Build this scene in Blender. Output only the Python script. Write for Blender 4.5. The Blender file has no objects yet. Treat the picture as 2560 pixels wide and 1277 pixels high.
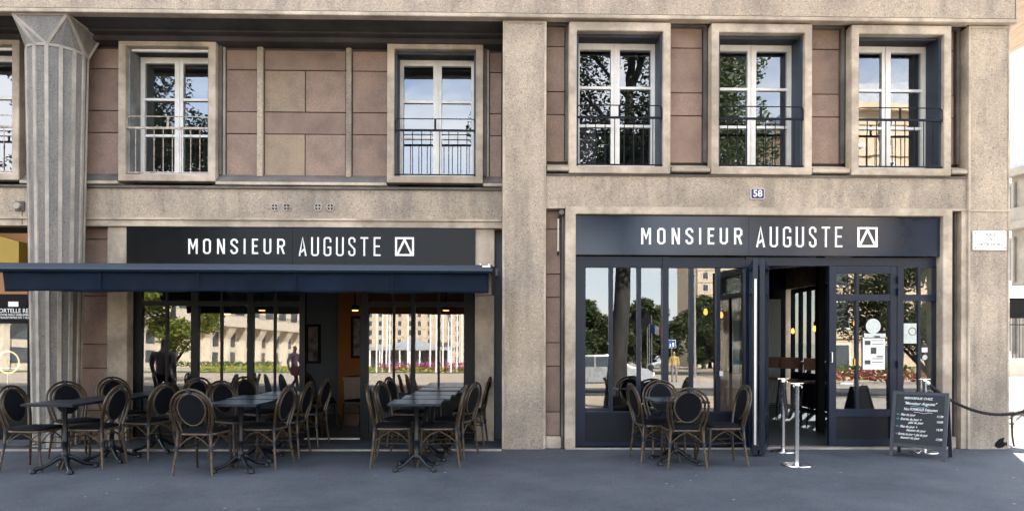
import bpy, bmesh, math, random
import numpy as np
from mathutils import Vector, Matrix, Quaternion

SC = bpy.context.scene
COL = SC.collection
R = math.radians
random.seed(7)
rng = np.random.default_rng(7)

# ------------------------------------------------------------------ camera
FPX, CX0, CY0, CAM_D, CAM_H, YAW, ROLL = 1719., 1280., 853., 9.0, 1.41, R(1.1), R(.15)
cam_data = bpy.data.cameras.new('camera')
cam = bpy.data.objects.new('camera', cam_data); COL.objects.link(cam)
cam_data.sensor_width = 36.; cam_data.lens = 36. * FPX / 2560.
cam_data.shift_y = (CY0 - 638.5) / 2560.
cam_data.clip_start = .05; cam_data.clip_end = 3000.
cam.matrix_world = (Matrix.Translation((0, -CAM_D, CAM_H)) @ Matrix.Rotation(-YAW, 4, 'Z')
                    @ Matrix.Rotation(R(90), 4, 'X') @ Matrix.Rotation(ROLL, 4, 'Z'))
SC.camera = cam

# ------------------------------------------------------------------ world, sun, exposure
SUN_EL, SUN_AZ = R(36), R(30)          # behind the building, a little to the right
SKY_STRENGTH, SUN_STRENGTH, EXPOSURE = .105, 5.0, 2.78
world = bpy.data.worlds.new('World'); SC.world = world; world.use_nodes = True
wn = world.node_tree; wn.nodes.clear()
def N(nt, t, **kw):
    n = nt.nodes.new(t)
    for k, v in kw.items(): setattr(n, k, v)
    return n
w_out = N(wn, 'ShaderNodeOutputWorld'); w_bg = N(wn, 'ShaderNodeBackground')
w_sky = N(wn, 'ShaderNodeTexSky', sky_type='NISHITA', sun_disc=False)
w_sky.sun_elevation = SUN_EL; w_sky.sun_rotation = SUN_AZ
w_sky.air_density = 1.0; w_sky.dust_density = .8; w_sky.ozone_density = 1.0
w_tc = N(wn, 'ShaderNodeTexCoord'); w_map = N(wn, 'ShaderNodeMapping')
w_map.inputs['Scale'].default_value = (1, 1, 2.6)
w_noise = N(wn, 'ShaderNodeTexNoise'); w_noise.inputs['Scale'].default_value = 2.3
w_noise.inputs['Detail'].default_value = 9; w_noise.inputs['Roughness'].default_value = .56
w_ramp = N(wn, 'ShaderNodeMapRange'); w_ramp.inputs[1].default_value = .35; w_ramp.inputs[2].default_value = .6
w_ramp.inputs[3].default_value = 0; w_ramp.inputs[4].default_value = .85
w_mix = N(wn, 'ShaderNodeMix', data_type='RGBA')
w_mix.inputs[7].default_value = (6.6, 6.55, 6.5, 1)
L = wn.links.new
L(w_tc.outputs['Generated'], w_map.inputs['Vector']); L(w_map.outputs[0], w_noise.inputs['Vector'])
L(w_noise.outputs[0], w_ramp.inputs[0]); L(w_ramp.outputs[0], w_mix.inputs[0])
L(w_sky.outputs[0], w_mix.inputs[6]); L(w_mix.outputs[2], w_bg.inputs[0])
w_bg.inputs[1].default_value = SKY_STRENGTH; L(w_bg.outputs[0], w_out.inputs[0])

sun_data = bpy.data.lights.new('sun', 'SUN'); sun_data.energy = SUN_STRENGTH; sun_data.angle = R(.5)
sun_data.color = (1, .93, .82)
sun = bpy.data.objects.new('sun', sun_data); COL.objects.link(sun)
sv = Vector((math.sin(SUN_AZ) * math.cos(SUN_EL), math.cos(SUN_AZ) * math.cos(SUN_EL), math.sin(SUN_EL)))
sun.rotation_euler = sv.to_track_quat('Z', 'Y').to_euler(); sun.location = (8, 30, 40)

SC.view_settings.view_transform = 'Standard'; SC.view_settings.look = 'None'
SC.view_settings.exposure = EXPOSURE; SC.view_settings.gamma = 1; SC.view_settings.use_curve_mapping = False
SC.render.engine = 'CYCLES'
SC.cycles.use_denoising = True
SC.cycles.max_bounces = 8; SC.cycles.diffuse_bounces = 4; SC.cycles.glossy_bounces = 5
SC.cycles.transmission_bounces = 6; SC.cycles.transparent_max_bounces = 12
SC.cycles.caustics_reflective = False; SC.cycles.caustics_refractive = False
SC.cycles.sample_clamp_indirect = 6

# ------------------------------------------------------------------ survey helpers (photo measurement -> metres on a known plane)
def P(px, py, Y):
    u = (px - CX0) / FPX; v = (CY0 - py) / FPX
    u, v = u * math.cos(ROLL) - v * math.sin(ROLL), v * math.cos(ROLL) + u * math.sin(ROLL)
    dx = math.cos(YAW) * u + math.sin(YAW); dy = -math.sin(YAW) * u + math.cos(YAW)
    t = (Y + CAM_D) / dy
    return dx * t, CAM_H + v * t
def PX(px, Y, py=620): return P(px, py, Y)[0]
def PZ(py, Y, px=1280): return P(px, py, Y)[1]

# ------------------------------------------------------------------ materials
def new_mat(name):
    m = bpy.data.materials.new(name); m.use_nodes = True
    nt = m.node_tree; nt.nodes.clear()
    return m, nt, nt.links.new, N(nt, 'ShaderNodeOutputMaterial')
def rgba(c): return (c[0], c[1], c[2], 1)
def ramp(nt, stops, interp='LINEAR'):
    r = N(nt, 'ShaderNodeValToRGB'); r.color_ramp.interpolation = interp
    e = r.color_ramp.elements
    while len(e) > 1: e.remove(e[-1])
    e[0].position = stops[0][0]; e[0].color = rgba(stops[0][1])
    for p, c in stops[1:]:
        x = e.new(p); x.color = rgba(c)
    return r
def pbr(name, col, rough=.6, metal=0., var=.12, vscale=3., bump=0., bscale=60., rnd=0., spec=.5, coat=0., stretch=(1, 1, 1), rvar=.1, grime=0.):
    """plain painted or raw surface with uneven tone, roughness and fine relief"""
    m, nt, L, out = new_mat(name)
    b = N(nt, 'ShaderNodeBsdfPrincipled'); tc = N(nt, 'ShaderNodeTexCoord'); mp = N(nt, 'ShaderNodeMapping')
    mp.inputs['Scale'].default_value = stretch
    L(tc.outputs['Object'], mp.inputs[0])
    n1 = N(nt, 'ShaderNodeTexNoise'); n1.inputs['Scale'].default_value = vscale; n1.inputs['Detail'].default_value = 6
    n1.inputs['Roughness'].default_value = .62
    L(mp.outputs[0], n1.inputs['Vector'])
    lo = [c * (1 - var * 1.4) for c in col]; hi = [min(1, c * (1 + var)) for c in col]
    rp = ramp(nt, [(.3, lo), (.7, hi)]); L(n1.outputs[0], rp.inputs[0])
    c_out = rp.outputs[0]
    if rnd:
        oi = N(nt, 'ShaderNodeObjectInfo'); hs = N(nt, 'ShaderNodeHueSaturation')
        mr = N(nt, 'ShaderNodeMapRange'); mr.inputs[3].default_value = 1 - rnd; mr.inputs[4].default_value = 1 + rnd
        L(oi.outputs['Random'], mr.inputs[0]); L(mr.outputs[0], hs.inputs['Value']); L(c_out, hs.inputs['Color']); c_out = hs.outputs[0]
    if grime:
        n3 = N(nt, 'ShaderNodeTexNoise'); n3.inputs['Scale'].default_value = 1.3; n3.inputs['Detail'].default_value = 8
        n3.inputs['Roughness'].default_value = .7
        L(tc.outputs['Object'], n3.inputs['Vector'])
        g = ramp(nt, [(.42, (1 - grime,) * 3), (.6, (1, 1, 1))]); L(n3.outputs[0], g.inputs[0])
        mx = N(nt, 'ShaderNodeMix', data_type='RGBA', blend_type='MULTIPLY'); mx.inputs[0].default_value = 1
        L(c_out, mx.inputs[6]); L(g.outputs[0], mx.inputs[7]); c_out = mx.outputs[2]
    L(c_out, b.inputs['Base Color'])
    mr2 = N(nt, 'ShaderNodeMapRange'); mr2.inputs[3].default_value = max(.02, rough - rvar); mr2.inputs[4].default_value = min(1, rough + rvar)
    L(n1.outputs[0], mr2.inputs[0]); L(mr2.outputs[0], b.inputs['Roughness'])
    b.inputs['Metallic'].default_value = metal; b.inputs['Specular IOR Level'].default_value = spec
    if coat: b.inputs['Coat Weight'].default_value = coat; b.inputs['Coat Roughness'].default_value = .12
    if bump:
        n2 = N(nt, 'ShaderNodeTexNoise'); n2.inputs['Scale'].default_value = bscale; n2.inputs['Detail'].default_value = 4
        L(tc.outputs['Object'], n2.inputs['Vector'])
        bp = N(nt, 'ShaderNodeBump'); bp.inputs['Strength'].default_value = bump; bp.inputs['Distance'].default_value = .01
        L(n2.outputs[0], bp.inputs['Height']); L(bp.outputs[0], b.inputs['Normal'])
    L(b.outputs[0], out.inputs[0])
    return m
def aggregate(name, matrix_col, stains=.5, cell=62.):
    """exposed pebble aggregate concrete"""
    m, nt, L, out = new_mat(name)
    b = N(nt, 'ShaderNodeBsdfPrincipled'); tc = N(nt, 'ShaderNodeTexCoord')
    vo = N(nt, 'ShaderNodeTexVoronoi'); vo.inputs['Scale'].default_value = cell; L(tc.outputs['Object'], vo.inputs['Vector'])
    sep = N(nt, 'ShaderNodeSeparateColor'); L(vo.outputs['Color'], sep.inputs[0])
    c = matrix_col
    rp = ramp(nt, [(0, (c[0] * .48, c[1] * .48, c[2] * .5)), (.07, (c[0] * .74, c[1] * .73, c[2] * .72)), (.16, (c[0] * .92, c[1] * .91, c[2] * .9)),
                   (.62, c), (.8, (c[0] * 1.1, c[1] * 1.09, c[2] * 1.07)), (.94, (c[0] * 1.2, c[1] * 1.13, c[2] * 1.02)), (1, (min(.8, c[0] * 1.42), min(.78, c[1] * 1.46), min(.75, c[2] * 1.52)))])
    L(sep.outputs[0], rp.inputs[0])
    n = N(nt, 'ShaderNodeTexNoise'); n.inputs['Scale'].default_value = .9; n.inputs['Detail'].default_value = 9; n.inputs['Roughness'].default_value = .68
    mp = N(nt, 'ShaderNodeMapping'); mp.inputs['Scale'].default_value = (1.2, 1, .75); L(tc.outputs['Object'], mp.inputs[0]); L(mp.outputs[0], n.inputs['Vector'])
    s = ramp(nt, [(.33, (1 - stains, 1 - stains * .95, 1 - stains * .85)), (.55, (1, 1, 1)), (.75, (1.08, 1.06, 1.03))]); L(n.outputs[0], s.inputs[0])
    mx = N(nt, 'ShaderNodeMix', data_type='RGBA', blend_type='MULTIPLY'); mx.inputs[0].default_value = 1
    L(rp.outputs[0], mx.inputs[6]); L(s.outputs[0], mx.inputs[7])
    mp3 = N(nt, 'ShaderNodeMapping'); mp3.inputs['Scale'].default_value = (7, 7, .5); L(tc.outputs['Object'], mp3.inputs[0])
    n5 = N(nt, 'ShaderNodeTexNoise'); n5.inputs['Scale'].default_value = 1.; n5.inputs['Detail'].default_value = 6; L(mp3.outputs[0], n5.inputs['Vector'])
    s5 = ramp(nt, [(.34, (.82, .83, .85)), (.5, (1, 1, 1))]); L(n5.outputs[0], s5.inputs[0])
    mx5 = N(nt, 'ShaderNodeMix', data_type='RGBA', blend_type='MULTIPLY'); mx5.inputs[0].default_value = 1
    L(mx.outputs[2], mx5.inputs[6]); L(s5.outputs[0], mx5.inputs[7])
    L(mx5.outputs[2], b.inputs['Base Color']); b.inputs['Roughness'].default_value = .9; b.inputs['Specular IOR Level'].default_value = .25
    bp = N(nt, 'ShaderNodeBump'); bp.inputs['Strength'].default_value = .55; bp.inputs['Distance'].default_value = .006
    bp.invert = True
    L(vo.outputs['Distance'], bp.inputs['Height']); L(bp.outputs[0], b.inputs['Normal']); L(b.outputs[0], out.inputs[0])
    return m
def glass_mat(name, refl=.36, tint=(.8, .88, .9), wave=.0, wscale=2.):
    m, nt, L, out = new_mat(name)
    tr = N(nt, 'ShaderNodeBsdfTransparent'); tr.inputs[0].default_value = rgba(tint)
    gl = N(nt, 'ShaderNodeBsdfGlossy'); gl.inputs['Roughness'].default_value = .0; gl.inputs[0].default_value = (.97, .98, 1, 1)
    lw = N(nt, 'ShaderNodeLayerWeight'); lw.inputs[0].default_value = .5      # Schlick, the same from both sides of the pane
    fr = N(nt, 'ShaderNodeMath', operation='POWER'); fr.inputs[1].default_value = 5; L(lw.outputs['Facing'], fr.inputs[0])
    mr = N(nt, 'ShaderNodeMapRange'); mr.inputs[3].default_value = refl; mr.inputs[4].default_value = 1
    mx = N(nt, 'ShaderNodeMixShader')
    L(fr.outputs[0], mr.inputs[0]); L(mr.outputs[0], mx.inputs[0]); L(tr.outputs[0], mx.inputs[1]); L(gl.outputs[0], mx.inputs[2])
    if wave:
        tc = N(nt, 'ShaderNodeTexCoord'); n = N(nt, 'ShaderNodeTexNoise'); n.inputs['Scale'].default_value = wscale; n.inputs['Detail'].default_value = 1
        bp = N(nt, 'ShaderNodeBump'); bp.inputs['Strength'].default_value = wave; bp.inputs['Distance'].default_value = .02
        L(tc.outputs['Object'], n.inputs['Vector']); L(n.outputs[0], bp.inputs['Height']); L(bp.outputs[0], gl.inputs['Normal'])
    L(mx.outputs[0], out.inputs[0])
    return m
def emit(name, col, s):
    m, nt, L, out = new_mat(name)
    e = N(nt, 'ShaderNodeEmission'); e.inputs[0].default_value = rgba(col); e.inputs[1].default_value = s
    L(e.outputs[0], out.inputs[0]); return m
def leaf_mat(name, c1, c2, trans=.35):
    m, nt, L, out = new_mat(name)
    g = N(nt, 'ShaderNodeNewGeometry'); rp = ramp(nt, [(0, c1), (1, c2)]); L(g.outputs['Random Per Island'], rp.inputs[0])
    d = N(nt, 'ShaderNodeBsdfPrincipled'); d.inputs['Roughness'].default_value = .55; L(rp.outputs[0], d.inputs['Base Color'])
    t = N(nt, 'ShaderNodeBsdfTranslucent'); L(rp.outputs[0], t.inputs[0])
    mx = N(nt, 'ShaderNodeMixShader'); mx.inputs[0].default_value = trans
    L(d.outputs[0], mx.inputs[1]); L(t.outputs[0], mx.inputs[2]); L(mx.outputs[0], out.inputs[0]); return m

M = {}
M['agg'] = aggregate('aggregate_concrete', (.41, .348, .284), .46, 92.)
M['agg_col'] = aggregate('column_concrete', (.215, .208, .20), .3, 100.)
M['trim'] = pbr('cast_concrete', (.545, .465, .382), .85, var=.12, vscale=5, bump=.25, bscale=45, grime=.4, spec=.2)
M['trim_dark'] = pbr('dark_cast_concrete', (0.1650, 0.1500, 0.1425), .88, var=.2, vscale=3, bump=.3, bscale=40, grime=.35, spec=.2)  # darker tone of the cast concrete, with random grime
M['soffit'] = pbr('dark_soffit_concrete', (0.0750, 0.0735, 0.0765), .9, var=.2, vscale=2, bump=.2, bscale=40, grime=.3, spec=.2)  # darkest concrete tone, for soffits and window reveals, with random grime
M['fillet'] = pbr('pale_fillet_concrete', (.40, .365, .33), .85, var=.15, vscale=6, bump=.2, bscale=50, grime=.25, spec=.2)
def stone(name, c, scale=130.):
    m, nt, L, out = new_mat(name)
    b = N(nt, 'ShaderNodeBsdfPrincipled'); tc = N(nt, 'ShaderNodeTexCoord'); oi = N(nt, 'ShaderNodeObjectInfo')
    n1 = N(nt, 'ShaderNodeTexNoise'); n1.inputs['Scale'].default_value = scale; n1.inputs['Detail'].default_value = 3; n1.inputs['Roughness'].default_value = .7
    n2 = N(nt, 'ShaderNodeTexNoise', noise_dimensions='4D'); n2.inputs['Scale'].default_value = 3.2; n2.inputs['Detail'].default_value = 7; n2.inputs['Roughness'].default_value = .65
    L(tc.outputs['Object'], n1.inputs['Vector']); L(tc.outputs['Object'], n2.inputs['Vector'])
    ml = N(nt, 'ShaderNodeMath', operation='MULTIPLY'); ml.inputs[1].default_value = 20; L(oi.outputs['Random'], ml.inputs[0]); L(ml.outputs[0], n2.inputs['W'])
    r1 = ramp(nt, [(.25, [x * .62 for x in c]), (.5, c), (.74, (c[0] * 1.5, c[1] * 1.55, c[2] * 1.6))]); L(n1.outputs[0], r1.inputs[0])
    r2 = ramp(nt, [(.3, (.72, .72, .74)), (.52, (1, 1, 1)), (.72, (1.2, 1.17, 1.1))]); L(n2.outputs[0], r2.inputs[0])
    mx = N(nt, 'ShaderNodeMix', data_type='RGBA', blend_type='MULTIPLY'); mx.inputs[0].default_value = 1
    L(r1.outputs[0], mx.inputs[6]); L(r2.outputs[0], mx.inputs[7])
    hs = N(nt, 'ShaderNodeHueSaturation'); mr = N(nt, 'ShaderNodeMapRange'); mr.inputs[3].default_value = .85; mr.inputs[4].default_value = 1.15
    L(oi.outputs['Random'], mr.inputs[0]); L(mr.outputs[0], hs.inputs['Value']); L(mx.outputs[2], hs.inputs['Color'])
    L(hs.outputs[0], b.inputs['Base Color']); b.inputs['Roughness'].default_value = .88; b.inputs['Specular IOR Level'].default_value = .25
    bp = N(nt, 'ShaderNodeBump'); bp.inputs['Strength'].default_value = .35; bp.inputs['Distance'].default_value = .004
    L(n1.outputs[0], bp.inputs['Height']); L(bp.outputs[0], b.inputs['Normal']); L(b.outputs[0], out.inputs[0]); return m
M['stone'] = stone('pink_stone', (.268, .193, .160))
M['stone_b'] = stone('buff_stone', (.285, .222, .165))
M['mortar'] = pbr('dark_joint', (.075, .07, .068), .95, var=.2)
M['navy'] = pbr('navy_metal_paint', (0.0054, 0.0129, 0.0313), .38, spec=.32, var=.15, vscale=4, bump=.04, bscale=90, rvar=.06)
M['navy_sign'] = pbr('navy_sign_panel', (0.0063, 0.0161, 0.0385), .17, spec=.5, var=.25, vscale=1.4, rvar=.08)
M['black_sign'] = pbr('blue_black_sign_panel', (0.0017, 0.0028, 0.0057), .19, var=.25, vscale=1.4, rvar=.08, spec=.16)
M['letter'] = pbr('white_acrylic', (.90, .90, .90), .4, var=.03)
M['white'] = pbr('white_window_paint', (.86, .86, .85), .45, var=.08, vscale=6, grime=.1)
M['reveal'] = pbr('blue_grey_shutter', (0.034, 0.050, 0.080), .5, var=.2, vscale=5, grime=.3)
M['rail_navy'] = pbr('navy_iron', (0.004, 0.007, 0.014), .5, spec=.2, var=.25, vscale=12)
M['grey_shutter'] = pbr('grey_folded_shutter', (.27, .28, .29), .6, var=.25, vscale=5, grime=.35)
M['rail_rust'] = pbr('rusty_white_iron', (.42, .36, .31), .7, var=.45, vscale=22, bump=.2)
M['glass'] = glass_mat('shop_glass', .165, (.72, .80, .82), .012, 1.4)
M['glass_up'] = glass_mat('upstairs_glass', .19, (.45, .53, .6), .035, 3.)
M['asphalt'] = None
M['chrome'] = pbr('polished_steel', (.86, .87, .88), .27, 1., var=.04, rvar=.05)
M['alu'] = pbr('brushed_aluminium', (.62, .62, .62), .35, 1., var=.1)
M['rope'] = pbr('black_rope', (.012, .013, .018), .85, var=.3, vscale=60, bump=.8, bscale=110)
M['bamboo'] = pbr('bamboo_look_tube', (0.0381, 0.0245, 0.0129), .32, var=.4, vscale=22, stretch=(1, 1, .5), spec=.4, rvar=.08)
M['bamboo_light'] = pbr('pale_bamboo_tube', (0.0756, 0.0526, 0.0310), .32, var=.35, vscale=24, spec=.4, rvar=.08)
M['wrap'] = pbr('navy_binding', (0.0084, 0.0168, 0.0364), .6, var=.2, vscale=80, bump=.4, bscale=200)
M['weave'] = pbr('dark_woven_textile', (0.0027, 0.0036, 0.0072), .72, var=.35, vscale=90, bump=.5, bscale=220, spec=.15)
M['tabletop'] = pbr('navy_table_top', (0.0078, 0.0143, 0.0260), .30, spec=.3, var=.2, vscale=5, rvar=.08)
M['iron'] = pbr('black_cast_iron', (0.0050, 0.0070, 0.0110), .30, spec=.3, var=.2, vscale=14, bump=.1, bscale=60)
M['fabric'] = pbr('navy_awning_canvas', (0.0020, 0.0076, 0.0194), .85, var=.35, vscale=1.6, bump=.25, bscale=320, stretch=(1, 1, 2.5), spec=.2)
M['awn_bar'] = pbr('navy_awning_bar', (0.0075, 0.0195, 0.0390), .36, var=.1, vscale=2)
M['chalkboard'] = pbr('chalkboard_slate', (0.0143, 0.0187, 0.0286), .75, var=.35, vscale=4, grime=.15)
M['chalk'] = pbr('chalk_white', (.72, .74, .76), .9, var=.15, vscale=60)
M['chalk_b'] = pbr('chalk_turquoise', (.12, .42, .52), .9, var=.2, vscale=60)
M['board_frame'] = pbr('navy_stained_wood', (0.0210, 0.0288, 0.0468), .55, var=.3, vscale=14, stretch=(3, 3, .5), grime=.2)
M['plaque_w'] = pbr('white_enamel', (.76, .77, .78), .3, var=.04)
M['plaque_b'] = pbr('blue_enamel', (0.0056, 0.0168, 0.1050), .25, var=.08)
M['grey_txt'] = pbr('faded_grey_lettering', (.10, .09, .10), .6, var=.25, vscale=40)
M['kick'] = pbr('navy_kick_panel', (0.0030, 0.0054, 0.0108), .45, var=.15, spec=.3)
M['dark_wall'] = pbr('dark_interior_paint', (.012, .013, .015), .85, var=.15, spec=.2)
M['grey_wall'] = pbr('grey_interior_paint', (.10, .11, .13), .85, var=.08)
M['orange_wall'] = pbr('orange_interior_paint', (.26, .09, .013), .85, var=.12)
M['white_board'] = pbr('white_shiplap', (.62, .63, .64), .6, var=.06)
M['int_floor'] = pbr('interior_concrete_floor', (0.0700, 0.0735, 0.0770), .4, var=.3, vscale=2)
M['wood'] = pbr('brown_wood', (0.1120, 0.0525, 0.0245), .45, var=.35, vscale=6, stretch=(6, 6, .6))
M['leather'] = pbr('tan_leather', (0.1400, 0.0525, 0.0245), .5, var=.25, vscale=10)
M['bulb'] = emit('glowing_bulb', (1, .33, .06), .55)
M['neon'] = emit('neon_tube', (1, .60, .28), .32)
M['tube_w'] = emit('ceiling_spot', (1, .50, .18), .5)
M['yellow'] = pbr('yellow_shop_panel', (0.2940, 0.1890, 0.0140), .45, var=.1)
M['peach'] = pbr('peach_shop_panel', (0.30, 0.135, 0.05), .5, var=.05)
M['black'] = pbr('black_panel', (.006, .006, .007), .7, var=.2, spec=.15)
M['frame_shaded'] = pbr('shaded_navy_frame', (0.0025, 0.0035, 0.0055), .45, var=.2, spec=.2)  # navy frame paint, with the shade under the awning put into its colour
M['paper'] = pbr('white_paper', (.75, .76, .77), .7, var=.03)
M['photo_dark'] = pbr('dark_print', (.05, .06, .05), .6, var=.5, vscale=40)
M['yellow_sticker'] = pbr('yellow_sticker', (.75, .48, .03), .5, var=.05)
M['frost'] = pbr('frosted_vinyl', (.55, .6, .58), .6, var=.12, vscale=30)
M['dimming_glass'] = glass_mat('dimming_side_glass', .12, (.085, .10, .105))  # dark tint added only to dim the bright street seen through it
M['dark_glass'] = glass_mat('dim_glass', .22, (.35, .4, .42), .01)
M['canvas_print'] = pbr('painted_print', (.18, .13, .14), .6, var=.9, vscale=7)
M['plank'] = pbr('soffit_planks', (.50, .40, .31), .7, var=.15, vscale=5, stretch=(4, .4, 4))
M['plaster'] = pbr('cream_limestone', (.62, .55, .45), .85, var=.1, vscale=1.2, grime=.12)
M['plaster2'] = pbr('warm_limestone', (.55, .45, .33), .85, var=.1, vscale=.6, grime=.1)
M['house_stone'] = pbr('grey_beige_house_stone', (.25, .23, .20), .85, var=.15, vscale=1.2, grime=.2)
M['zinc'] = pbr('zinc_roof', (.30, .33, .37), .5, var=.15)
M['pane_far'] = pbr('far_window_glass', (.06, .075, .09), .12, var=.4, vscale=.5)
M['shutter_w'] = pbr('pale_shutter', (.6, .58, .54), .7, var=.1)
M['sand'] = pbr('sandy_paving', (.42, .35, .27), .9, var=.15, vscale=.4, bump=.2, bscale=20)
M['pale_paving'] = pbr('pale_paving', (.36, .34, .31), .9, var=.1, vscale=.6, bump=.2, bscale=20)
M['road'] = pbr('road_asphalt', (.06, .062, .066), .9, var=.2, vscale=1.2, bump=.3, bscale=90)
M['lawn'] = pbr('lawn', (.06, .13, .025), .9, var=.3, vscale=1.5)
M['hedge'] = leaf_mat('hedge_leaves', (.05, .10, .015), (.16, .22, .03))
M['flower'] = leaf_mat('bedding_flowers', (.35, .04, .16), (.55, .10, .32))
M['flower_y'] = leaf_mat('yellow_bedding', (.30, .34, .03), (.45, .42, .05))
M['flower_r'] = leaf_mat('red_bedding', (.20, .02, .025), (.30, .05, .05))
M['leaf'] = leaf_mat('plane_leaves', (.026, .042, .015), (.075, .10, .034))
M['leaf_lit'] = leaf_mat('yellow_green_leaves', (.10, .15, .02), (.26, .28, .04), .45)
M['bark'] = pbr('plane_bark', (.03, .028, .026), .9, var=.45, vscale=7, bump=.7, bscale=18, stretch=(1, 1, .4))
M['pole_w'] = pbr('white_pole', (.78, .78, .78), .4, var=.04)
M['flag_b'] = pbr('flag_blue', (.02, .05, .28), .7); M['flag_w'] = pbr('flag_white', (.75, .75, .75), .7); M['flag_r'] = pbr('flag_red', (.5, .02, .03), .7)
M['car_w'] = pbr('white_car_paint', (.7, .71, .72), .25, var=.03, coat=.6)
M['car_s'] = pbr('silver_car_paint', (.4, .42, .44), .28, .6, var=.03, coat=.6)
M['tyre'] = pbr('tyre_rubber', (.015, .015, .016), .8)
M['tail'] = pbr('red_lamp', (.4, .01, .01), .2)
M['skin'] = pbr('skin', (.42, .25, .18), .5, var=.06)
M['hair_d'] = pbr('dark_hair', (.02, .016, .014), .6, var=.3)
M['hair_g'] = pbr('grey_hair', (.30, .24, .22), .7, var=.3)
M['cloth_gp'] = pbr('grey_violet_jacket', (.24, .21, .23), .85, var=.15, vscale=8)
M['cloth_dk'] = pbr('dark_trousers', (.018, .02, .03), .85, var=.2)
M['cloth_lb'] = pbr('pale_blue_shirt', (.42, .52, .56), .8, var=.08)
M['cloth_y'] = pbr('yellow_shirt', (.46, .34, .09), .8, var=.08)
M['cloth_v'] = pbr('violet_coat', (.34, .24, .36), .85, var=.15)
M['cloth_wine'] = pbr('wine_bag', (.16, .015, .04), .6, var=.15)
M['shoe'] = pbr('dark_shoes', (.02, .018, .018), .5)
M['blue_sign'] = pbr('blue_sign', (.015, .09, .30), .35)
M['poster'] = pbr('teal_poster', (.10, .30, .33), .4, var=.35, vscale=2)
M['poster_face'] = pbr('poster_print_pale', (.55, .45, .38), .5, var=.2, vscale=5)

# asphalt pavement: blotchy, with grit
m, nt, L, out = new_mat('pavement_asphalt')
b = N(nt, 'ShaderNodeBsdfPrincipled'); tc = N(nt, 'ShaderNodeTexCoord')
n1 = N(nt, 'ShaderNodeTexNoise'); n1.inputs['Scale'].default_value = 1.1; n1.inputs['Detail'].default_value = 10; n1.inputs['Roughness'].default_value = .68
n2 = N(nt, 'ShaderNodeTexVoronoi'); n2.inputs['Scale'].default_value = 150
n3 = N(nt, 'ShaderNodeTexVoronoi'); n3.inputs['Scale'].default_value = 7; 
for n in (n1, n2, n3): L(tc.outputs['Object'], n.inputs['Vector'])
r1 = ramp(nt, [(.28, (.036, .043, .057)), (.5, (.058, .067, .085)), (.72, (.080, .089, .106))]); L(n1.outputs[0], r1.inputs[0])
n8 = N(nt, 'ShaderNodeTexNoise'); n8.inputs['Scale'].default_value = 2.2; n8.inputs['Detail'].default_value = 5; L(tc.outputs['Object'], n8.inputs['Vector'])
va8 = N(nt, 'ShaderNodeMix', data_type='RGBA', blend_type='ADD'); va8.inputs[0].default_value = .5; L(tc.outputs['Object'], va8.inputs[6]); L(n8.outputs['Color'], va8.inputs[7])
ck = N(nt, 'ShaderNodeTexVoronoi', feature='DISTANCE_TO_EDGE'); ck.inputs['Scale'].default_value = .55; L(va8.outputs[2], ck.inputs['Vector'])
ckr = ramp(nt, [(0, (.55, .55, .56)), (.006, (.72, .72, .73)), (.012, (1, 1, 1))]); L(ck.outputs['Distance'], ckr.inputs[0])
ckm = N(nt, 'ShaderNodeMix', data_type='RGBA', blend_type='MULTIPLY'); ckm.inputs[0].default_value = .22; L(r1.outputs[0], ckm.inputs[6]); L(ckr.outputs[0], ckm.inputs[7]); r1 = ckm
sp = N(nt, 'ShaderNodeSeparateColor'); L(n2.outputs['Color'], sp.inputs[0])
r2 = ramp(nt, [(0, (.72, .72, .74)), (.5, (1, 1, 1)), (.9, (1.15, 1.15, 1.15)), (1, (1.6, 1.55, 1.5))]); L(sp.outputs[0], r2.inputs[0])
mx = N(nt, 'ShaderNodeMix', data_type='RGBA', blend_type='MULTIPLY'); mx.inputs[0].default_value = 1; L(r1.outputs[2], mx.inputs[6]); L(r2.outputs[0], mx.inputs[7])
sp3 = N(nt, 'ShaderNodeSeparateColor'); L(n3.outputs['Color'], sp3.inputs[0])
gt = N(nt, 'ShaderNodeMath', operation='LESS_THAN'); gt.inputs[1].default_value = .10; L(n3.outputs['Distance'], gt.inputs[0])
g2 = N(nt, 'ShaderNodeMath', operation='GREATER_THAN'); g2.inputs[1].default_value = .62; L(sp3.outputs[0], g2.inputs[0])
g3 = N(nt, 'ShaderNodeMath', operation='MULTIPLY'); L(gt.outputs[0], g3.inputs[0]); L(g2.outputs[0], g3.inputs[1])
mx2 = N(nt, 'ShaderNodeMix', data_type='RGBA'); L(g3.outputs[0], mx2.inputs[0]); L(mx.outputs[2], mx2.inputs[6])
gr = ramp(nt, [(0, (.03, .032, .04)), (.6, (.04, .042, .05)), (.62, (.26, .26, .26)), (1, (.2, .2, .2))], 'CONSTANT'); L(sp3.outputs[1], gr.inputs[0]); L(gr.outputs[0], mx2.inputs[7])
L(mx2.outputs[2], b.inputs['Base Color']); b.inputs['Roughness'].default_value = .82; b.inputs['Specular IOR Level'].default_value = .3
bp = N(nt, 'ShaderNodeBump'); bp.inputs['Strength'].default_value = .35; bp.inputs['Distance'].default_value = .003
L(n2.outputs['Distance'], bp.inputs['Height']); L(bp.outputs[0], b.inputs['Normal']); L(b.outputs[0], out.inputs[0])
M['asphalt'] = m

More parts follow.
